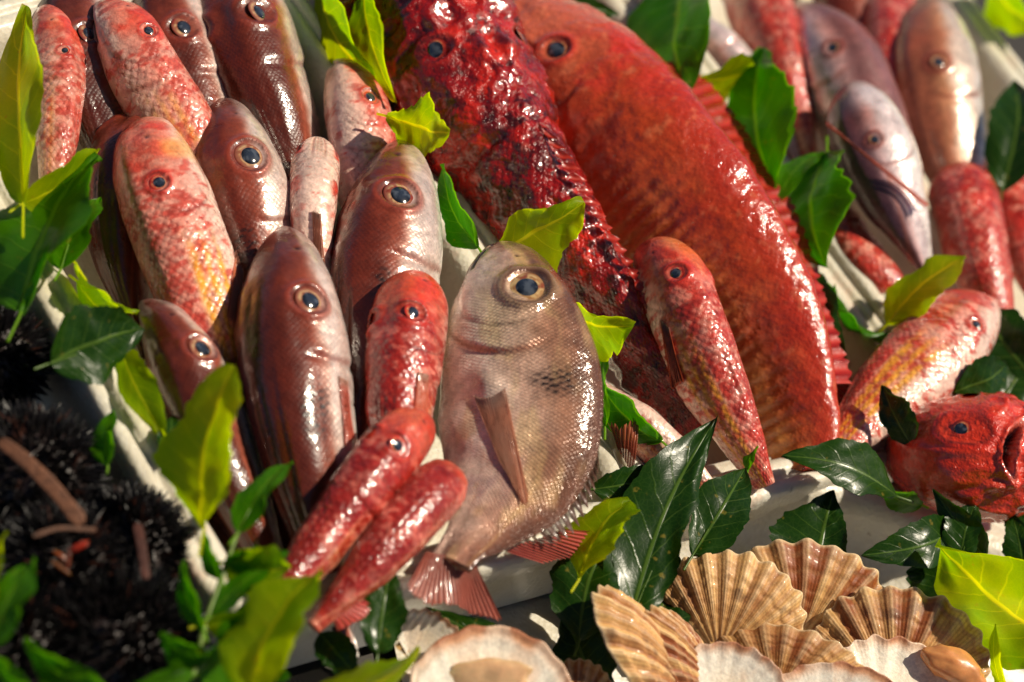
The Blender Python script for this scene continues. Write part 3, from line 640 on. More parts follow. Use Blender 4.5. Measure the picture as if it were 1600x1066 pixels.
# --- left box, back to front
f = fish('pandora', 'pandora_fish', 'dark pandora at the back corner with its eye beside the pale mullet head', [(98, -42, .066), (125, 50, .07), (160, 150, .062), (200, 290, .05), (230, 420, .04)], 88, 62, 122, GP, caudal=False, opt=dict(dark=.8), eyepx=(138, 54, 20), spots=[(182, 180, 14, 30)])
f = fish('pandora', 'pandora_fish', 'dark pandora cut by the top edge, one eye showing behind the long pale mullet', [(228, -62, .066), (265, 20, .07), (300, 110, .064), (350, 250, .05), (390, 380, .04)], 82, 62, 128, GP, caudal=False, opt=dict(dark=.85), eyepx=(287, 41, 23))
f = fish('pandora', 'pandora_fish', 'large dark brown pandora showing its back below the top foam rim', [(335, -70, .07), (368, 15, .078), (400, 110, .074), (450, 240, .06), (520, 420, .04)], 92, 76, 104, GP, caudal=False, opt=dict(dark=.95), eyepx=(402, 20, 24))
f = fish('mullet', 'red_mullet', 'pale mullet at the far left, partly behind the tall yellow green leaf', [(70, 14, .08), (86, 70, .084), (92, 150, .082), (88, 230, .076), (78, 340, .06)], 42, 38, 40, GM, opt=dict(red=.4, yel=.2), eyepx=(100, 80, 8))
f = fish('mullet', 'red_mullet', 'long pale pink mullet leaning left at the back, its white jaw to the left', [(158, 8, .096), (190, 60, .1), (232, 130, .096), (285, 210, .086), (350, 320, .066), (395, 410, .05)], 62, 50, [-8, -5, 0, 5, 10, 10], GM, res=(220, 100), opt=dict(red=.42, yel=.35), mouth=((.0, -.2), (.17, -.62)), eyepx=(231, 48, 12))
f = fish('pandora', 'pandora_fish', 'dark pandora showing only a brown shoulder behind the yellow striped mullet', [(228, 180, .066), (205, 230, .07), (190, 310, .066), (195, 420, .056), (230, 560, .04)], 72, 58, 120, GP, caudal=False, opt=dict(dark=.85))
f = fish('pandora', 'pandora_fish', 'pandora with a round eye and silver jaw, just right of the orange striped mullet', [(345, 160, .084), (362, 225, .09), (385, 310, .086), (420, 430, .07), (470, 600, .045)], 82, 64, 146, GP, res=(240, 110), caudal=False, eyepx=(390, 243, 29), spots=[(384, 394, 18, 36)])
f = fish('mullet', 'red_mullet', 'mullet with orange yellow stripes down its side and a red ringed eye', [(228, 194, .10), (248, 260, .106), (283, 370, .102), (322, 490, .09), (360, 620, .066), (385, 720, .05)], 78, 62, [158, 156, 152, 148, 140, 140], GM, res=(280, 120), opt=dict(red=.45, yel=.95), eyepx=(247, 286, 15))
f([(368, 392, .105), (380, 425, .105)], [(352, 500, .104), (376, 520, .10)], 7, (196, 96, 60), (222, 140, 100), hug=True)
f = fish('mullet', 'red_mullet', 'pink mullet with its jaw to the left beside the foam rim', [(528, 102, .09), (548, 150, .095), (566, 220, .092), (572, 300, .08), (590, 420, .06)], 56, 46, -28, GM, res=(220, 100), opt=dict(red=.4, yel=.12), eyepx=(577, 152, 13))
f = fish('mullet', 'red_mullet', 'small pale mullet lying belly up with its lower jaw facing out', [(497, 220, .102), (492, 270, .106), (488, 340, .103), (492, 420, .09), (500, 520, .07)], 44, 38, -96, GM, res=(220, 100), opt=dict(red=.12, yel=.0), mouth=((.0, -.1), (.16, -.4)), jaw=True)
f([(487, 330, .11), (500, 335, .111)], [(490, 425, .108), (508, 415, .108)], 6, (212, 150, 120), (232, 180, 156), hug=True)
f = fish('pandora', 'pandora_fish', 'pandora with a broad silver cheek next to the foam rim, behind the big bream', [(622, 226, .105), (622, 295, .112), (610, 400, .106), (592, 530, .092), (575, 720, .06), (565, 860, .04)], 98, 76, [156, 152, 148, 142, 140, 140], GP, res=(280, 130), caudal=False, eyepx=(623, 306, 31), spots=[(600, 450, 17, 30)])
f = fish('pandora', 'pandora_fish', 'dark pandora low on the left with a leaf lying over its body', [(222, 472, .086), (262, 520, .094), (305, 600, .092), (355, 720, .082), (425, 880, .06), (480, 990, .04)], 72, 56, [128, 125, 120, 118, 118, 118], GP, res=(220, 100), caudal=False, opt=dict(dark=.9), eyepx=(314, 545, 26))
f = fish('pandora', 'pandora_fish', 'front pandora seen from its brown back, one oval eye and a dark shoulder spot', [(440, 360, .115), (450, 440, .122), (462, 560, .116), (484, 700, .104), (520, 900, .07), (550, 1030, .045)], 98, 82, [136, 136, 134, 132, 130, 130], GP, res=(300, 140), caudal=False, eyepx=(483, 471, 29), spots=[(493, 640, 22, 42)])
f([(528, 588, .115), (542, 596, .11)], [(536, 700, .10), (552, 690, .098)], 7, (170, 60, 50), (206, 110, 90), hug=True)
f = fish('mullet', 'red_mullet', 'red mullet standing head up against the left flank of the big bream', [(652, 442, .126), (642, 500, .132), (630, 580, .128), (622, 680, .116), (625, 790, .09)], 65, 58, [126, 126, 124, 122, 120], GM, res=(280, 120), opt=dict(red=.92, yel=.3, deep=.7), eyepx=(646, 488, 15))
f([(652, 582, .138), (668, 586, .136)], [(640, 676, .128), (668, 690, .122)], 8, (200, 80, 56), (226, 130, 96), hug=True)
f = fish('mullet', 'red_mullet', 'red mullet lying slantwise with its head resting under the upright red mullet', [(662, 655, .124), (628, 690, .132), (575, 752, .128), (510, 838, .112), (442, 926, .1), (386, 985, .09)], 51, 47, [128, 126, 122, 118, 116, 116], GM, res=(280, 120), opt=dict(red=.95, yel=.2, deep=.9), caudal=False, eyepx=(621, 696, 15))
f([(440, 930, .102), (428, 950, .098)], [(405, 938, .1), (385, 975, .096), (430, 968, .09)], 9, (170, 24, 26), (200, 60, 50), 'tail_fin')
f = fish('mullet', 'red_mullet', 'red mullet seen from its back, lowest of the two slanting by the bream tail', [(708, 742, .118), (680, 768, .126), (620, 835, .12), (560, 904, .106), (488, 980, .09)], 48, 46, [102, 102, 102, 104, 104], GM, res=(280, 120), opt=dict(red=.9, yel=.1, deep=.9), caudal=False, eye=(.12, .2, .02), tailk=.8)
f([(530, 925, .1), (512, 955, .096)], [(592, 944, .092), (565, 968, .09), (532, 986, .09)], 8, (190, 50, 50), (216, 100, 90), 'tail_fin')
for lb, pts_, a_ in (('dark pandora glimpsed deep between the front pandora and the low left pandora', [(320, 520, .045), (362, 640, .05), (405, 770, .056), (448, 880, .054), (490, 980, .05)], 70),
                     ('dark pandora deep under the red mullets, between the front pandora and the bream', [(560, 560, .055), (580, 680, .055), (590, 780, .05), (600, 880, .045)], 62),
                     ('dark pandora deep beside the foam rim under the low left pandora', [(270, 640, .03), (310, 720, .03), (350, 800, .03), (400, 900, .03)], 46)):
    fish('pandora', 'pandora_fish', lb, pts_, a_, 52, 120, GP, res=(110, 60), caudal=False, opt=dict(dark=.8))
# --- the big bream in front
bf = fish('bream', 'sea_bream', 'large golden brown sea bream with big ringed eye, tail hanging over the foam rim', [(778, 383, .135), (792, 450, .14), (808, 560, .138), (812, 660, .13), (796, 750, .12), (752, 820, .113), (720, 856, .11), (703, 880, .108)], 129, 62, [6, 6, 8, 10, 14, 20, 24, 26], None, res=(420, 190), caudal=False, eyepx=(822, 450, 34), spots=[(866, 596, 32, 22)], bumps=[(764, 600, 27, 13, (186, 158, 140)), (735, 505, 40, 3, None)])
bf([(664, 862, .108), (700, 868, .109), (736, 868, .108)], [(632, 920, .106), (668, 945, .10), (705, 948, .096), (742, 962, .088), (782, 974, .08)], 20, (150, 66, 54), (200, 116, 96), 'tail_fin', ragged=.14)
bf([(740, 618, .158), (752, 622, .16), (770, 619, .163), (788, 607, .163)], [(786, 730, .152), (806, 770, .152), (818, 794, .152), (826, 792, .152), (828, 780, .152)], 16, (190, 112, 84), (240, 178, 142), ragged=.10, wave=.0004, hug=True)
bf([(934, 680, .128), (908, 756, .122), (876, 802, .116), (846, 832, .114)], [(940, 715, .124), (924, 785, .118), (898, 836, .112), (866, 850, .112)], 12, (70, 46, 40), (120, 86, 72), 'dorsal_fin', spiky=.65, ragged=.1)
bf([(782, 858, .104), (840, 842, .104), (878, 826, .104)], [(850, 880, .09), (905, 868, .09), (940, 832, .098)], 14, (190, 60, 56), (210, 110, 96), 'anal_fin', ragged=.1)
# --- middle box
GR = 'fish in the middle box'
f = fish('scorpion', 'scorpionfish', 'big dark crimson scorpionfish with warty wet skin along the foam rim', [(585, -120, .09), (640, 0, .1), (715, 140, .1), (800, 270, .098), (890, 400, .094), (985, 535, .086), (1055, 640, .076), (1085, 700, .07)], 132, 108, [58, 55, 50, 45, 42, 40, 40, 40], None, res=(420, 190), lump=.55, caudal=False, gillamp=3.4, eyepx=(682, 82, 19))
f([(840, 190, .15), (880, 260, .148), (930, 340, .14), (985, 430, .13), (1010, 490, .12)], [(862, 200, .152), (905, 262, .148), (952, 335, .14), (1000, 425, .13), (1022, 485, .122)], 16, (150, 20, 16), (200, 60, 40), 'dorsal_fin', spiky=.6, ragged=.3)
f = fish('gurnard', 'gurnard', 'long orange red gurnard, the largest fish, with a sloping snout at the top', [(715, -42, .07), (800, 25, .08), (890, 130, .09), (976, 268, .094), (1084, 410, .09), (1178, 556, .08), (1226, 672, .07), (1244, 745, .066)], 164, 96, [16, 16, 16, 18, 22, 26, 28, 28], None, res=(420, 180), lump=.08, caudal=False, gillamp=1.6, eyepx=(870, 78, 22))
f([(1022, 100, .12), (1108, 200, .122), (1172, 300, .12), (1216, 400, .117), (1246, 500, .112), (1270, 600, .106)], [(1070, 88, .116), (1160, 190, .118), (1226, 290, .116), (1272, 392, .113), (1306, 495, .107), (1334, 600, .1)], 26, (186, 22, 26), (214, 70, 56), 'dorsal_fin', ragged=.25)
f([(1290, 530, .08), (1275, 690, .066)], [(1332, 580, .074), (1312, 690, .06)], 14, (176, 24, 30), (200, 70, 62), 'anal_fin')
f = fish('mullet', 'red_mullet', 'orange mullet lying on the belly of the long gurnard', [(1000, 392, .118), (1038, 425, .128), (1072, 500, .128), (1115, 600, .116), (1160, 690, .1), (1195, 760, .086)], 62, 50, [36, 34, 30, 26, 24, 24], GR, res=(220, 100), opt=dict(red=.75, yel=.7), caudal=False, eyepx=(1056, 428, 13))
f([(1030, 500, .12), (1044, 512, .12)], [(1048, 612, .11), (1068, 600, .11)], 7, (190, 60, 40), (230, 120, 80), hug=True)
f = fish('mullet', 'red_mullet', 'pale tail half of a mullet poking out below the crimson scorpionfish', [(925, 600, .075), (960, 640, .082), (1010, 680, .086), (1070, 730, .084), (1125, 785, .08)], 40, 34, 200, GR, opt=dict(red=.3, yel=.3), caudal=False)
f([(965, 700, .09), (990, 745, .088)], [(945, 655, .098), (975, 660, .104), (1003, 640, .108)], 8, (166, 70, 44), (206, 130, 90), 'tail_fin', ragged=.3)
# --- right box
GC = 'fish in the right box'
pale = dict(tint=((128, 84, 84), (206, 160, 158), (226, 200, 202)))
f = fish('mullet', 'red_mullet', 'blurred wet red mullet leaning beside the lilac fish at the top', [(1150, -90, .07), (1175, -20, .076), (1205, 70, .076), (1235, 160, .07), (1265, 260, .06)], 58, 50, 60, GC, opt=dict(red=.7, yel=.0), caudal=False)
f = fish('pandora', 'pandora_fish', 'pale lilac fish tail end between two green leaves near the top foam rim', [(1040, 0, .06), (1080, 40, .066), (1130, 85, .068), (1180, 150, .066), (1230, 230, .06), (1270, 300, .05)], 42, 40, 160, GC, opt=pale, caudal=False)
f = fish('pandora', 'pandora_fish', 'brownish fish deep behind the two silvery pink breams at the top', [(1280, -120, .06), (1310, -20, .066), (1345, 80, .06), (1380, 200, .05)], 52, 44, 120, GC, opt=dict(dark=1.1), caudal=False)
f = fish('pandora', 'pandora_fish', 'silvery pink bream with dark forehead, upper of the overlapping pair', [(1245, 8, .082), (1285, 65, .09), (1330, 160, .09), (1385, 270, .084), (1450, 410, .07)], 78, 66, [20, 20, 25, 30, 30], GC, opt=pale, caudal=False, eyepx=(1298, 76, 14))
f = fish('mullet', 'red_mullet', 'red bellied fish tucked left of the golden brown bream', [(1395, -20, .074), (1390, 50, .08), (1400, 140, .08), (1430, 260, .07)], 52, 44, 120, GC, opt=dict(red=.9, yel=.0), caudal=False)
f = fish('pandora', 'pandora_fish', 'golden brown bream with a white lit cheek, last in the row by the right rim', [(1445, 2, .09), (1455, 75, .097), (1470, 170, .094), (1495, 280, .08), (1530, 420, .06)], 78, 66, 138, GC, opt=dict(tint=((146, 84, 60), (196, 134, 96), (230, 208, 192))), caudal=False, eyepx=(1468, 98, 16))
f = fish('pandora', 'pandora_fish', 'pale silver bream with a red line along its side, lower of the overlapping pair', [(1322, 138, .116), (1352, 195, .126), (1390, 290, .122), (1425, 370, .11), (1455, 440, .09)], 70, 60, [150, 148, 145, 142, 140], GC, opt=dict(tint=((92, 58, 66), (214, 176, 176), (234, 214, 214))), caudal=False, eyepx=(1366, 218, 12))
f([(1290, 190, .15), (1292, 196, .15)], [(1446, 328, .14), (1452, 320, .14)], 2, (176, 60, 48), (206, 110, 90), ragged=.05)
f = fish('mullet', 'red_mullet', 'wet red mullet with bright highlights, head under the golden brown bream', [(1495, 272, .094), (1508, 320, .1), (1525, 390, .096), (1550, 480, .084), (1575, 560, .07)], 58, 54, 96, GC, opt=dict(red=.9, yel=.0))
f = fish('mullet', 'red_mullet', 'dark red mullet half out of the picture at the right edge', [(1560, 262, .076), (1585, 320, .082), (1612, 400, .08), (1640, 500, .07)], 58, 50, 130, GC, opt=dict(red=1.0, yel=.0), caudal=False)
f = fish('mullet', 'red_mullet', 'red mullet end showing beneath the pale silver bream', [(1300, 330, .07), (1330, 385, .078), (1370, 430, .08), (1410, 470, .076), (1440, 510, .07)], 42, 38, 120, GC, opt=dict(red=.9, yel=.0), caudal=False)
f = fish('mullet', 'red_mullet', 'orange and yellow mullet pointing up right above the red scorpionfish head', [(1538, 478, .112), (1512, 505, .118), (1450, 560, .112), (1380, 625, .1), (1320, 690, .088), (1300, 715, .084)], 74, 50, [-160, -160, -160, -158, -155, -155], GC, res=(220, 100), opt=dict(red=.72, yel=.9), caudal=False, eyepx=(1524, 507, 11))
f([(1420, 535, .11), (1395, 570, .108)], [(1345, 585, .1), (1375, 545, .106)], 6, (212, 140, 110), (232, 180, 150), 'dorsal_fin')
f([(1335, 655, .09), (1290, 720, .086)], [(1300, 670, .09), (1262, 700, .088), (1250, 740, .084)], 8, (200, 60, 50), (226, 120, 90), 'tail_fin')

# --- red scorpionfish head with open mouth, pointing to the right
f = fish('scorpion', 'scorpionfish', 'bright red scorpionfish head with open mouth at the right edge', [(1640, 715, .112), (1590, 716, .118), (1520, 715, .116), (1465, 708, .095), (1445, 690, .05), (1440, 670, .02)], 98, 98, [32]*6, None, res=(300, 150), lump=.55, caudal=False, opt=dict(light=.9), eyepx=(1500, 670, 15), bumps=[(1560, 640, 40, 8, None), (1480, 740, 50, 8, None)], gape=True)

# ------------------------------------------------------------------ leaves
_ls = [100]
def leaf_geo(b, t, wl, wr, tilt=0, bend=.1, fold=.18, teeth=9, tooth=.07, ripple=.09, shape=.75, seed=0, px=None, cut=0., back=0):
    b, t = np.asarray(b), np.asarray(t); L = np.linalg.norm(t-b); T = (t-b)/L
    V = CAMP-(b+t)/2; V = nrm(V-T*np.dot(V, T)); S = np.cross(V, T)*-1     # right of travel as seen
    a = math.radians(tilt+(back*np.sign(np.dot(S, SUN)))); Wd = math.cos(a)*S+math.sin(a)*V; N = math.cos(a)*V-math.sin(a)*S
    m = (px or PX((b+t)/2))/max(.6, abs(math.cos(a))); wl, wr = wl*m, wr*m
    nt_, nk = 46, 17
    tt = np.linspace(0, 1, nt_)[:, None]; kk = np.linspace(-1, 1, nk)[None]
    w0 = np.sin(math.pi*tt**shape)**.82*(1-.25*tt**6)+.012
    rng = np.random.RandomState(seed)
    ph = rng.rand()*9
    def marg(sgn):
        x = tt*teeth+ph+sgn*.4; saw = x-np.floor(x)
        irr = fbm(np.concatenate([tt*5, 0*tt+sgn*3, 0*tt+seed*.7], 1), 91)[:, None]-.5
        return w0*(1+tooth*(saw**1.4-.5)*sst(.02, .12, tt)+irr*.75)
    ww = np.where(kk < 0, marg(-1)*wl, marg(1)*wr)
    off = kk*ww
    z = fold*np.abs(off)-fold*.25*off**2/max(wl, wr) + bend*L*np.sin(math.pi*tt) + ripple*max(wl, wr)*np.sin(tt*11+ph+kk*2)*kk**2
    z = z + (fbm(np.stack([tt*4+0*kk, kk*1.5+0*tt, 0*tt+0*kk+seed], -1), 93)-.5)*.22*max(wl, wr)
    curve = (rng.rand()-.5)*.12*L*np.sin(math.pi*tt)
    Vv = b+T*(tt*L)[..., None]+Wd*(off+curve)[..., None]+N*z[..., None]
    th = .00035; Vn = np.concatenate([(Vv+N*th).reshape(-1, 3), (Vv-N*th).reshape(-1, 3)])
    F = quads(nt_, nk, False); F = np.concatenate([F[:, ::-1], F+nt_*nk])
    uv = np.stack(np.broadcast_arrays(kk, tt), -1).reshape(-1, 2); uv = np.concatenate([uv, uv])
    # stalk
    r = .0009; an = np.linspace(0, 2*math.pi, 6, endpoint=False); st = []
    for q in np.linspace(-.16, .25, 7):
        c = b+T*q*L+N*(bend*L*math.sin(math.pi*max(q, 0))+(fbm(np.array([[[q*0, 0, seed]]]), 93)[0, 0]-.5)*0)-N*.0004
        st.append(c+np.outer(np.cos(an), Wd)*r+np.outer(np.sin(an), N)*r)
    n0 = len(Vn); Vn = np.concatenate([Vn, np.array(st).reshape(-1, 3)]); F = np.concatenate([F, quads(7, 6, True)+n0]); uv = np.concatenate([uv, np.zeros((42, 2))])
    return Vn, F, uv
GL = 'loose garnish leaves'
def leaf(label, b, t, wl, wr, mat='mid', **kw):
    _ls[0] += 1
    b3, t3 = P(*b), P(*t)
    kw.setdefault('back', dict(young=50, mid=44, dark=0)[mat])
    V, F, uv = leaf_geo(b3, t3, wl, wr, seed=_ls[0], **kw)
    o = mesh('leaf', V, F, MAT[mat], None, b3, uv=uv)
    return tag(o, label, 'leaf', GL)
def twig(label, stem, leaves, mat='mid'):
    pts = [P(*s_) for s_ in stem]; org = pts[0].copy()
    root = thing('leafy_twig', label, 'twig', org, 'leafy twigs')
    c = catmull(pts, 24); T = nrm(np.gradient(c, axis=0)); A = nrm(np.cross(T, np.array([.3, .5, .8]))); B = np.cross(T, A); an = np.linspace(0, 2*math.pi, 8, endpoint=False)
    r = np.linspace(.0022, .001, 24)[:, None, None]
    V = c[:, None]+r*(A[:, None]*np.cos(an)[None, :, None]+B[:, None]*np.sin(an)[None, :, None])
    mesh('stem', V, quads(24, 8, True), MAT['stem'], root, org, col=np.broadcast_to(lin((96, 120, 40)), (24*8, 3)))
    for l in leaves:
        _ls[0] += 1; b, t, wl, wr = l[:4]; m = l[4] if len(l) > 4 else mat; kw = l[5] if len(l) > 5 else {}
        V, F, uv = leaf_geo(P(*b), P(*t), wl, wr, seed=_ls[0], **{'back': 46, **kw}); mesh('leaf', V, F, MAT[m], root, org, uv=uv)
MAT['stem'] = simple('green_stem', .5, bump=.2, scale=150)
# left edge
leaf('tall yellow green leaf standing at the left edge of the top', (36, 318, .118), (40, 8, .118), 44, 40, 'young', shape=.85, bend=.03)
leaf('small yellow green leaf folded under the tall leaf on the left', (35, 318, .112), (155, 232, .115), 30, 30, 'young', bend=.06)
leaf('broad bright green leaf at the left edge above the urchins', (32, 490, .118), (152, 240, .125), 72, 52, 'mid', shape=.9, bend=.05, tilt=12)
leaf('dark sliver of a leaf at the left edge beside the tall leaf', (-12, 340, .1), (0, 180, .1), 16, 14, 'mid')
leaf('green leaf end peeping out behind the broad left leaf', (95, 420, .1), (158, 310, .1), 30, 30, 'mid')
leaf('olive leaf curled over the foam rim left of the yellow striped mullet', (118, 412, .098), (218, 486, .098), 34, 40, 'young', bend=.14, tilt=-30, shape=.8)
leaf('yellowish leaf under the olive leaf on the left rim', (120, 440, .092), (200, 500, .092), 22, 22, 'young')
leaf('dark green leaf with a bright pointed end across the left foam rim', (78, 568, .108), (224, 513, .112), 66, 56, 'dark', shape=.72, bend=.06, tilt=-14)
leaf('long yellow green leaf hanging along the inner left foam rim', (186, 540, .094), (262, 694, .096), 32, 22, 'young', tilt=35, shape=.85)
leaf('small curved green leaf standing on the lower left rim', (168, 728, .094), (179, 640, .1), 20, 12, 'mid')
leaf('large yellow green leaf lying over the low left pandora', (318, 828, .135), (362, 570, .185), 62, 54, 'young', shape=.95, bend=.05, tooth=.12)
leaf('dark leaf tucked beneath the large yellow leaf on the left', (262, 720, .094), (268, 650, .094), 22, 26, 'dark')
# bottom left foreground
leaf('big bright leaf pointing up at the bottom foreground', (388, 1085, .14), (503, 893, .16), 62, 52, 'young', bend=.08, shape=.85)
leaf('blurred yellow green leaf lying along the bottom edge', (480, 1090, .11), (655, 1012, .11), 38, 36, 'young', bend=.1)
leaf('green leaf pointing up in the bottom left corner', (-14, 1010, .12), (55, 872, .13), 30, 34, 'mid')
leaf('narrow green leaf at the left edge above the corner leaf', (-15, 960, .12), (10, 830, .125), 22, 18, 'young')
leaf('green leaf pointing left at the bottom of the urchins', (170, 1085, .11), (38, 1000, .12), 30, 30, 'mid')
leaf('green leaf cut off by the bottom left corner', (70, 1120, .11), (-20, 1015, .12), 34, 34, 'mid')
twig('leafy green twig with several narrow leaves in the lower left foreground', [(300, 1075, .1), (318, 985, .115), (345, 905, .125), (372, 830, .135), (385, 790, .138)],
     [((372, 832, .136), (458, 722, .14), 20, 22, 'mid'), ((352, 880, .13), (455, 885, .132), 40, 44, 'young', dict(shape=.85)), ((352, 880, .13), (450, 862, .14), 24, 24, 'mid'),
      ((330, 960, .12), (432, 880, .13), 16, 20, 'mid'), ((318, 985, .12), (288, 875, .126), 14, 15, 'mid'), ((322, 975, .118), (480, 930, .12), 26, 34, 'young'), ((306, 1050, .11), (420, 1000, .115), 34, 36, 'mid'), ((345, 905, .126), (320, 830, .13), 12, 12, 'mid')])
twig('blurred twig with green leaves along the bottom edge', [(250, 1100, .11), (330, 1030, .115), (420, 985, .12), (470, 960, .125)],
     [((330, 1030, .118), (250, 990, .125), 26, 26, 'mid'), ((380, 1000, .12), (450, 1060, .12), 30, 30, 'mid'), ((420, 985, .122), (480, 900, .13), 12, 14, 'mid'), ((300, 1055, .115), (210, 1066, .12), 22, 22, 'mid'), ((345, 1022, .118), (400, 940, .126), 20, 20, 'mid')])
# front rim
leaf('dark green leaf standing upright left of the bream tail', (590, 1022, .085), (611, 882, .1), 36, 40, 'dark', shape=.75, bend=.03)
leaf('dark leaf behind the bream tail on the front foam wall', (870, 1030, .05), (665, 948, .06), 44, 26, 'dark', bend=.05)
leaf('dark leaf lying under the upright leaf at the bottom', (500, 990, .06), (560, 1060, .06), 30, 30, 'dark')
leaf('rounded yellow leaf with ragged edge at the tip of the bream fin', (905, 905, .095), (985, 782, .108), 36, 44, 'young', shape=1.15, tooth=.16, teeth=8)
leaf('long dark leaf rising to the right of the bream, with a slender tip', (985, 970, .08), (1120, 652, .125), 70, 46, 'dark', shape=.62, bend=.04)
leaf('broad dark leaf hanging down the foam wall beside the bream belly', (905, 1000, .06), (950, 845, .09), 58, 46, 'dark', shape=.85, tilt=10)
leaf('dark leaf lying flat between bream and long dark leaf', (925, 765, .088), (1050, 738, .1), 26, 34, 'dark')
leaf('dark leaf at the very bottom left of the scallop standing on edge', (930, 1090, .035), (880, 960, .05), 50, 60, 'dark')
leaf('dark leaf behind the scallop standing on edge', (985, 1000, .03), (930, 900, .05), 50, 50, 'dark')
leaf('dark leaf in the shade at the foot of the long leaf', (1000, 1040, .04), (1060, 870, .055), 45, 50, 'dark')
leaf('dark green leaf standing on the tray rim left of the scallops', (1082, 868, .085), (1164, 732, .1), 40, 46, 'dark', shape=.8)
leaf('dark pointed leaf between the tray rim and the brown scallop', (1275, 905, .07), (1303, 766, .09), 72, 40, 'dark', shape=.62, bend=.06)
leaf('glossy dark leaf lying on the rim below the gurnard tail', (1400, 775, .1), (1222, 712, .104), 30, 36, 'dark', shape=.85, tilt=-25)
leaf('green leaf drooping over the tray rim with its tip to the left', (1502, 822, .1), (1346, 868, .09), 34, 40, 'dark', shape=.95, bend=.12)
leaf('olive leaf under the red scorpionfish chin', (1440, 790, .092), (1372, 760, .094), 18, 18, 'mid')
leaf('pointed dark leaf leaning left under the scorpionfish chin', (1540, 870, .1), (1457, 764, .115), 22, 26, 'dark', tilt=20)
leaf('pointed dark leaf standing upright in front of the tray rim', (1500, 880, .1), (1526, 783, .12), 34, 24, 'dark')
leaf('large pale green leaf in the right foreground beside the scallops', (1660, 1035, .1), (1464, 848, .12), 62, 88, 'young', shape=.8, bend=.04)
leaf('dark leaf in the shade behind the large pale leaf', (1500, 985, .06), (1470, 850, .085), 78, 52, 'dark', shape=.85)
leaf('dark leaf at the right edge below the scorpionfish mouth', (1625, 830, .1), (1568, 760, .11), 30, 34, 'dark')
leaf('small dark leaf pointing up at the right edge', (1600, 905, .1), (1580, 800, .115), 26, 24, 'dark')
leaf('thin upright leaf blade in the bottom right foreground', (1572, 1090, .1), (1556, 975, .115), 9, 11, 'young')
leaf('narrow green leaf blade in front of the white scallop', (1286, 1085, .07), (1290, 1030, .085), 7, 8, 'young')
leaf('small green leaf tip in front of the open shell at the bottom', (760, 1095, .07), (812, 1050, .08), 26, 22, 'mid')
leaf('thin green leaf blade in front of the open shell at the bottom', (740, 1090, .07), (741, 1035, .08), 7, 7, 'mid')
# top and middle
leaf('tall yellow green leaf at the top between the left box and the scorpionfish', (500, -40, .1), (600, 135, .115), 40, 52, 'young', shape=.85, tilt=-10)
leaf('narrow yellow green leaf hanging from the top over the foam rim', (568, -30, .125), (618, 160, .122), 28, 26, 'young')
leaf('blocky yellow green leaf on the scorpionfish cheek', (604, 182, .13), (703, 205, .14), 58, 54, 'young', shape=1.25, tooth=.14, bend=.08)
leaf('small leaf leaning on the foam rim above the bream', (748, 388, .11), (692, 256, .12), 22, 24, 'mid', tilt=15)
leaf('bright yellow green leaf behind the snout of the bream', (768, 392, .128), (912, 314, .176), 36, 62, 'young', shape=.9, bend=.05)
leaf('yellow green leaf pointing right from behind the bream forehead', (880, 480, .126), (990, 508, .164), 22, 52, 'young', shape=.75)
leaf('upright green leaf strip right of the bream back', (945, 668, .1), (948, 553, .11), 18, 14, 'mid')
leaf('green leaf under the scorpionfish tail beside the bream back', (1034, 690, .1), (938, 598, .104), 30, 24, 'mid', shape=.9)
leaf('dark leaf at the top edge beside the gurnard head', (842, -8, .1), (968, 22, .1), 18, 22, 'dark')
leaf('large green leaf hanging from the top edge over the middle rim', (1080, -60, .12), (1072, 136, .12), 72, 68, 'mid', shape=1.0, bend=.06)
leaf('yellow green leaf in front of the lilac fish near the top', (1082, 128, .11), (1180, 108, .115), 36, 40, 'young', shape=.9)
leaf('large green leaf standing between the gurnard and the silvery breams', (1212, 308, .11), (1190, 74, .13), 56, 60, 'mid', shape=.85, tooth=.1)
leaf('ragged green leaf below the large standing leaf', (1292, 240, .125), (1292, 416, .12), 66, 62, 'mid', shape=.95, tooth=.14)
leaf('small leaf wedged behind the ragged green leaf', (1215, 315, .115), (1290, 240, .12), 18, 18, 'mid')
leaf('dark leaf hanging on the middle foam rim below the ragged leaf', (1278, 425, .1), (1325, 570, .1), 20, 30, 'dark')
leaf('pale shiny leaf bent over the middle foam rim', (1300, 450, .098), (1392, 528, .1), 26, 52, 'mid', shape=1.0, tilt=-40, bend=.15, rip=0) if False else leaf('pale shiny leaf bent over the middle foam rim', (1300, 450, .098), (1392, 528, .1), 26, 52, 'mid', shape=1.0, tilt=-40, bend=.15)
leaf('yellow green leaf pointing up between the two red mullets on the right', (1385, 508, .1), (1508, 400, .15), 28, 34, 'young', shape=.85)
leaf('dark green leaf at the right edge beside the foam rim', (1565, 300, .11), (1586, 126, .125), 42, 50, 'dark', shape=.85)
leaf('dark green leaf at the right edge behind the orange mullet', (1640, 620, .1), (1530, 478, .112), 52, 60, 'dark', shape=1.0)
leaf('glossy dark leaf folded over at the right of the orange mullet', (1488, 612, .118), (1572, 570, .124), 36, 40, 'dark', tilt=-30, bend=.16)
leaf('glossy leaf standing left of the red scorpionfish head', (1424, 694, .115), (1378, 602, .125), 24, 32, 'dark', tilt=25, bend=.14)
leaf('small green tip standing at the gurnard tail', (1168, 735, .1), (1190, 684, .11), 8, 9, 'mid')
leaf('green leaf at the top right corner', (1545, -30, .11), (1625, 45, .115), 40, 36, 'young')
leaf('dark green leaf at the right edge behind the scorpionfish', (1560, 640, .09), (1620, 560, .1), 34, 34, 'dark')

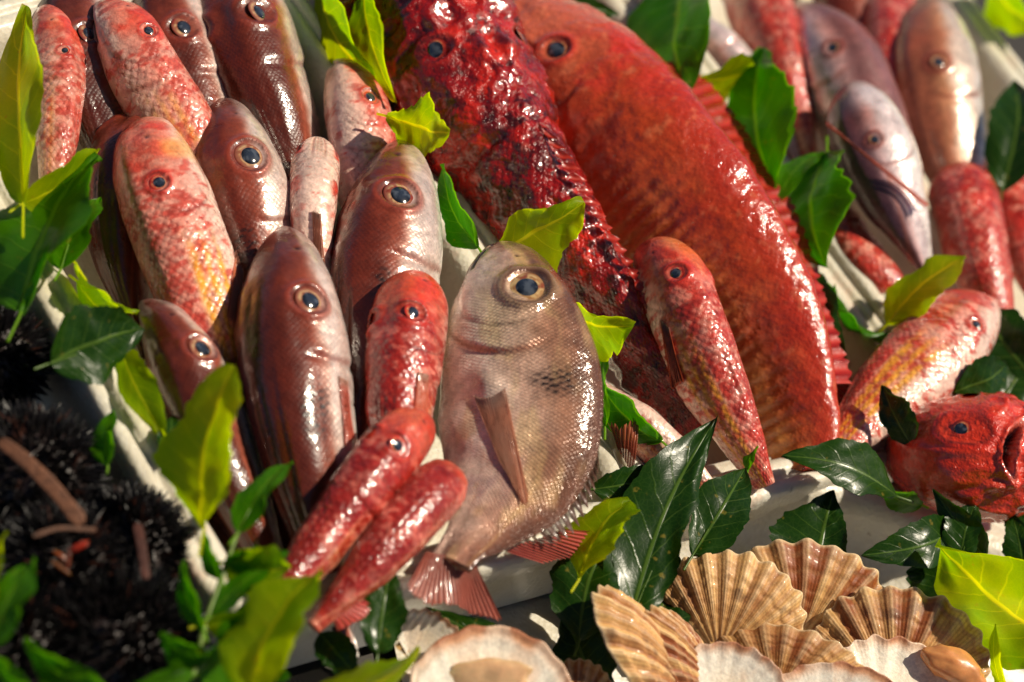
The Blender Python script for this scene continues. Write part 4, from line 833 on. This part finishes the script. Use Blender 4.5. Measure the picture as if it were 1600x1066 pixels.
# ------------------------------------------------------------------ scallops
GS = 'scallop shells in the front tray'
def scallop(label, hinge, rim, width, phi, cup=.2, inside=False, tone=0., seed=0, nrib=12, meat=None, brown=.5, ribk=1., fl=.8):
    h3, m3 = P(*hinge), P(*rim); Y = m3-h3; Hh = np.linalg.norm(Y); Y = Y/Hh
    V = CAMP-(h3+m3)/2; V = nrm(V-Y*np.dot(V, Y)); S = np.cross(Y, V); S = S*np.sign(S@RIGHT)
    a = math.radians(phi); N = math.cos(a)*S+math.sin(a)*V; X = np.cross(Y, N)
    sx = width*PX((h3+m3)/2)/(Hh*1.22)
    nr_, nf = 64, nrib*26+1; fm = 1.12
    r = np.linspace(.0, 1, nr_)[:, None]; f = np.linspace(-fm, fm, nf)[None]
    jit = (fbm(np.stack([0*f+0*r, f*4+0*r, 0*f+0*r+seed], -1), 81)-.5)
    rib = np.cos(f*nrib*math.pi/fm*.98+jit*1.2)
    fine = np.cos(f*nrib*5*math.pi/fm)*sst(.15, .5, r)
    rib = rib*ribk
    grow = fbm(np.stack([r*9+0*f, f*.6+0*r, 0*r+0*f+seed], -1), 82)
    R = Hh*np.cos(f)**.55*(1+.022*rib+.03*jit)
    rad = r*R*(1+.010*np.sin(f*22+seed)*r**3)
    x = rad*np.sin(f)*sx; y = rad*np.cos(f)
    z = cup*Hh*(1.75*r**.75*(1-r**2.2))*np.cos(f/fm*math.pi/2)**.6
    z = z+Hh*.008*rib*np.sqrt(r)*sst(0, .25, r)*np.cos(f/fm*1.5)**.3 + Hh*.012*(grow-.5)*r + Hh*.006*np.sin(r*46+grow*7)*r
    z = z+Hh*.045*jit*r+Hh*.0014*fine*ribk
    th = Hh*.020
    mk = lambda zz: h3+X*x[..., None]+Y*y[..., None]+N*zz[..., None]
    base = lin((226, 178, 112)); dk = lin((140, 66, 16)); ck = lin((236, 208, 162))
    n1 = fbm(np.stack([x*90, y*90, 0*x+seed], -1), 83, 4); n2 = fbm(np.stack([f*5+0*r, r*3+0*f, 0*x+seed], -1), 84, 3)
    bl = .72*np.clip(sst(.50-.18*brown, .72-.1*brown, n1*.5+n2*.5)*(.3+.9*brown)+brown*.22, 0, .95)
    rb = fbm(np.stack([f*nrib*.55+0*r, 0*f+r*1.2, 0*f+0*r+seed*3.1], -1), 88, 2); bl = np.clip(bl+brown*1.1*sst(.44, .62, rb)-.25*sst(.5, .36, rb), 0, .95)
    co = mixc(np.broadcast_to(base, x.shape+(3,)).copy(), dk, bl)
    co = mixc(co, lin((110, 52, 22)), .55*brown*sst(.55, .75, n2)*gau(np.sin(r*13+grow*5)-.9, .4)); co = mixc(co, ck, np.clip(.40*sst(.2, 1, rib)*(.4+n1), 0, 1)*np.ones_like(r)); co = mixc(co, dk*.8, .35*sst(-.3, -1, rib)*np.ones_like(r)); co = mixc(co, lin((196, 150, 100)), .22*gau(np.sin(r*40+grow*9)-1, .3)); co = mixc(co, dk, .28*sst(.2, -.9, fine)); co = mixc(co, lin((90, 60, 40)), .5*sst(.66, .74, n1)); co = mixc(co, ck, .8*sst(.975, 1, r)*np.ones_like(f))
    ci = mixc(np.broadcast_to(lin((244, 234, 216)), x.shape+(3,)).copy(), lin((206, 140, 92)), np.clip(sst(.84, .98, r)*.75*(.4+n2)+.25*sst(.5, .7, n2), 0, .9)); ci = mixc(ci, lin((140, 66, 34)), .7*sst(.92, 1, r)*sst(.48, .6, n2)); ci = mixc(ci, lin((226, 196, 158)), .5*gau(np.hypot(r-.45, f*.5), .22))
    zs = cup*Hh*(1.75*r**.75*(1-r**2.2))*np.cos(f/fm*math.pi/2)**.6+Hh*.045*jit*r
    zi = (zs-Hh*.014)*(1-r**7)+z*r**7-th*(1-.55*r**6)
    Vs = np.concatenate([mk(z).reshape(-1, 3), mk(zi).reshape(-1, 3)]); F = quads(nr_, nf, False); n = nr_*nf
    # rim strip
    i0 = np.arange(nf-1)+(nr_-1)*nf; strip = np.stack([i0, i0+1, i0+1+n, i0+n], -1)
    Fs = np.concatenate([F, F[:, ::-1]+n, strip]); C = np.concatenate([co.reshape(-1, 3), ci.reshape(-1, 3)])
    org = h3.copy()
    root = thing('scallop_shell', label, 'scallop shell', org, GS)
    mesh('valve', Vs, Fs, MAT['shell'], root, org, col=C)
    for sg in (-1, 1):
        u_ = np.linspace(0, 1, 10)[:, None]; v_ = np.linspace(0, 1, 8)[None]
        ex_ = sg*Hh*.30*u_*sx+0*v_; ey_ = Hh*(.01+.20*v_*(.35+.65*u_)); ez = Hh*(.02*np.sin(u_*14)+.03*v_)
        E = h3+X*ex_[..., None]+Y*ey_[..., None]+N*ez[..., None]; E2 = E-N*th*.8
        m = quads(10, 8, False); mesh('ear', np.concatenate([E.reshape(-1, 3), E2.reshape(-1, 3)]), np.concatenate([m, m+80]), MAT['shell'], root, org, col=np.broadcast_to(base*.9, (160, 3)))
    if meat:
        mu, mv, mz, ra, rb, ang, colr = meat
        c = P(mu, mv, mz); m_ = PX(c); th_, ph_ = np.meshgrid(np.linspace(.01, math.pi-.01, 22), np.linspace(0, 2*math.pi, 32, endpoint=False), indexing='ij')
        a_ = math.radians(ang); e1 = RIGHT*math.cos(a_)-UP*math.sin(a_); e2 = RIGHT*math.sin(a_)+UP*math.cos(a_)
        k = 1+.5*(fbm(np.stack([np.cos(ph_)*np.sin(th_)*2, np.sin(ph_)*np.sin(th_)*2, np.cos(th_)*2+seed], -1), 87)-.5)
        Vm = c+m_*(e1*(ra*np.cos(th_)*k)[..., None]+e2*(rb*np.sin(th_)*np.cos(ph_)*k)[..., None]-FWD*(rb*fl*np.sin(th_)*np.sin(ph_)*k)[..., None])
        mesh('flesh', Vm, quads(22, 32, True), MAT['meat'], root, org, col=np.broadcast_to(lin(colr), (22*32, 3)))
scallop('brown scallop shell, darkest and farthest back of the pile', (1245, 1005, .035), (1262, 846, .085), 275, 80, .16, seed=1, brown=.95)
scallop('cream ribbed scallop shell standing at the left of the pile', (1122, 1025, .05), (1172, 866, .1), 232, 84, .18, seed=2, brown=.25)
scallop('tan scallop shell with brown bands at the right of the pile', (1395, 1090, .055), (1432, 922, .1), 275, 84, .18, seed=3, brown=.62)
scallop('low cream scallop shell lying across the middle of the pile', (1215, 1090, .06), (1232, 978, .09), 262, 96, .2, seed=4, brown=.4)
scallop('open scallop shell with pale flesh at the lower right', (1395, 1150, .075), (1440, 1008, .098), 250, 258, .12, seed=5, brown=.3, meat=(1490, 1042, .102, 54, 27, 28, (206, 140, 84)))
scallop('scallop shell with white inside at the lower left of the pile', (1130, 1135, .075), (1150, 1005, .098), 190, 262, .14, seed=6, brown=.35, ribk=.6)
scallop('white scallop shell showing its inner ribs at the bottom edge', (1310, 1175, .085), (1318, 1036, .105), 240, 262, .10, seed=7, brown=.1, ribk=.5)
scallop('scallop shell standing on edge with jagged rim by the dark leaves', (1070, 1105, .05), (930, 930, .105), 170, 30, .2, seed=8, brown=.4)
scallop('brown edged shell wedged between two scallops at the left', (1120, 1090, .06), (1012, 958, .095), 120, 40, .16, seed=9, brown=.7)
scallop('open shell with smooth white inside at the bottom centre', (760, 1180, .07), (775, 978, .095), 262, 266, .10, seed=10, brown=.3, meat=(765, 1062, .083, 66, 34, 0, (224, 184, 140)), ribk=.25, fl=.22)
scallop('thin brown shell edge behind the open white shell', (640, 1030, .05), (700, 968, .078), 130, 250, .10, seed=11, brown=.9)
scallop('small brown shell half hidden right of the open white shell', (900, 1120, .05), (905, 1030, .07), 110, 90, .18, seed=12, brown=.8)

# ------------------------------------------------------------------ sea urchins
GU = 'black sea urchins at the left'
def urchin(label, c, R, n, slen, seed, roe=None):
    c3 = P(*c); R *= PX(c3); rng = np.random.RandomState(seed)
    root = thing('sea_urchin', label, 'sea urchin', c3-np.array([0, 0, R*.8]), GU); org = c3-np.array([0, 0, R*.8])
    th, ph = np.meshgrid(np.linspace(.01, math.pi-.01, 24), np.linspace(0, 2*math.pi, 36, endpoint=False), indexing='ij')
    D = np.stack([np.sin(th)*np.cos(ph), np.sin(th)*np.sin(ph), np.cos(th)], -1)
    k = 1+.06*np.cos(ph*10); B = c3+D*(R*k)[..., None]*np.array([1, 1, .75])
    mesh('shell', B, quads(24, 36, True), MAT['urchin'], root, org, col=np.broadcast_to(lin((30, 16, 14)), (24*36, 3)))
    d = nrm(rng.randn(n, 3)+np.array([0, 0, .35])); b = c3+d*R*.95*np.array([1, 1, .75])
    dd = nrm(d+rng.randn(n, 3)*.22); ln = R*slen*(.45+.75*rng.rand(n, 1)); e1 = nrm(np.cross(dd, rng.randn(n, 3))); e2 = np.cross(dd, e1)
    r = .00115*(.7+.6*rng.rand(n, 1)); V = np.zeros((n, 12, 3))
    for q, (t, rk) in enumerate(((0, 1.), (.55, .75), (1, .12))):
        for a in range(4):
            V[:, q*4+a] = b+dd*ln*t+r*rk*(e1*math.cos(a*math.pi/2)+e2*math.sin(a*math.pi/2))
    F = (np.arange(n)*12)[:, None, None]+quads(3, 4, True)[None]
    base = lin((10, 7, 9)); cc = base*(.5+1.2*rng.rand(n, 1)); br = rng.rand(n, 1) < .05; cc = np.where(br, lin((62, 32, 22)), cc)
    o = mesh('spines', V, F, MAT['urchin'], root, org, col=np.repeat(cc, 12, 0), smooth=False); o['kind'] = 'stuff'
    if roe:
        ru, rv, rz = roe
        for q in range(5):
            a = q*2.1+.4; m_ = PX(c3); cc3 = P(ru, rv, rz)+RIGHT*math.cos(a)*14*m_+UP*math.sin(a*1.3)*22*m_
            t_, p_ = np.meshgrid(np.linspace(.01, math.pi-.01, 12), np.linspace(0, 2*math.pi, 14, endpoint=False), indexing='ij')
            e1 = RIGHT*math.cos(a)+UP*math.sin(a); e2 = np.cross(e1, FWD)
            kr = .5+fbm(np.stack([np.cos(t_)*2, np.sin(t_)*np.cos(p_)*2, np.sin(t_)*np.sin(p_)*2+q], -1), 55)
            Vr = cc3+m_*kr[..., None]*(e1*(15*np.cos(t_))[..., None]+e2*(4*np.sin(t_)*np.cos(p_))[..., None]-FWD*(4*np.sin(t_)*np.sin(p_))[..., None])
            mesh('roe', Vr, quads(12, 14, True), MAT['meat'], root, org, col=np.broadcast_to(lin(((150, 36, 10), (120, 56, 20), (90, 40, 22), (160, 44, 14), (110, 66, 36))[q]), (168, 3)))
urchin('black sea urchin at the left edge below the broad green leaf', (-18, 560, .06), 80, 1500, .4, 1)
urchin('black sea urchin lying under the pale stick', (48, 740, .07), 96, 1800, .34, 2)
urchin('opened black sea urchin with orange roe in the middle of the heap', (95, 890, .075), 88, 1600, .4, 3, roe=(108, 868, .117))
urchin('brown topped sea urchin leaning against the foam rim', (206, 856, .07), 84, 1900, .34, 4)
urchin('black sea urchin at the bottom in front of the others', (185, 1010, .07), 105, 1700, .5, 5)
urchin('black sea urchin in the bottom left corner behind the leaves', (20, 1020, .06), 100, 1500, .5, 6)
def stick(label, pts, w, colr, name='dry_stalk'):
    p = [P(*q) for q in pts]; c = catmull(p, 20); T = nrm(np.gradient(c, axis=0)); V = nrm(CAMP-c); S = nrm(np.cross(T, V)); N = np.cross(S, T)
    m = PX(p[0])*w/2; an = np.linspace(0, 2*math.pi, 10, endpoint=False); wv = (1+.25*(fbm(np.stack([np.arange(20)*.4, np.zeros(20), np.zeros(20)+w], -1), 6)-.5))[:, None, None]*m
    sq = lambda x: np.sign(x)*np.abs(x)**.35
    jag = (fbm(np.stack([np.zeros((20, 10)), np.tile(np.arange(10)*1.7, (20, 1)), np.zeros((20, 10))+w], -1), 9)-.5)
    en = np.zeros((20, 1)); en[0] = -1; en[-1] = 1
    Vv = c[:, None]+S[:, None]*(sq(np.cos(an))[None, :, None]*wv)+N[:, None]*(sq(np.sin(an))[None, :, None]*wv*.22)+T[:, None]*(jag*en*m*2.2)[..., None]+S[:, None]*(jag[:, :1]*0)[..., None]
    Vv[0] = Vv[0]*.55+c[0]*.45; Vv[-1] = Vv[-1]*.55+c[-1]*.45
    cc = lin(colr)*(.25+1.1*fbm(np.stack([np.repeat(np.arange(20), 10)*.25, np.tile(np.cos(an)*4, 20), np.zeros(200)+w], -1), 4))[:, None]
    tag(mesh(name, Vv, quads(20, 10, True), MAT['bark'], None, p[0], col=cc), label, 'stick', 'dry stalks on the urchins')
stick('pale brown flat stick lying across the urchins', [(0, 690, .125), (30, 712, .128), (80, 760, .13), (128, 818, .13)], 24, (128, 82, 56))
stick('short reddish brown stalk standing between the urchins', [(214, 818, .128), (222, 860, .128), (228, 905, .125)], 15, (80, 40, 28))
stick('thin tan stalk lying above the orange roe', [(52, 838, .13), (90, 826, .132), (150, 828, .13)], 7, (100, 62, 40))
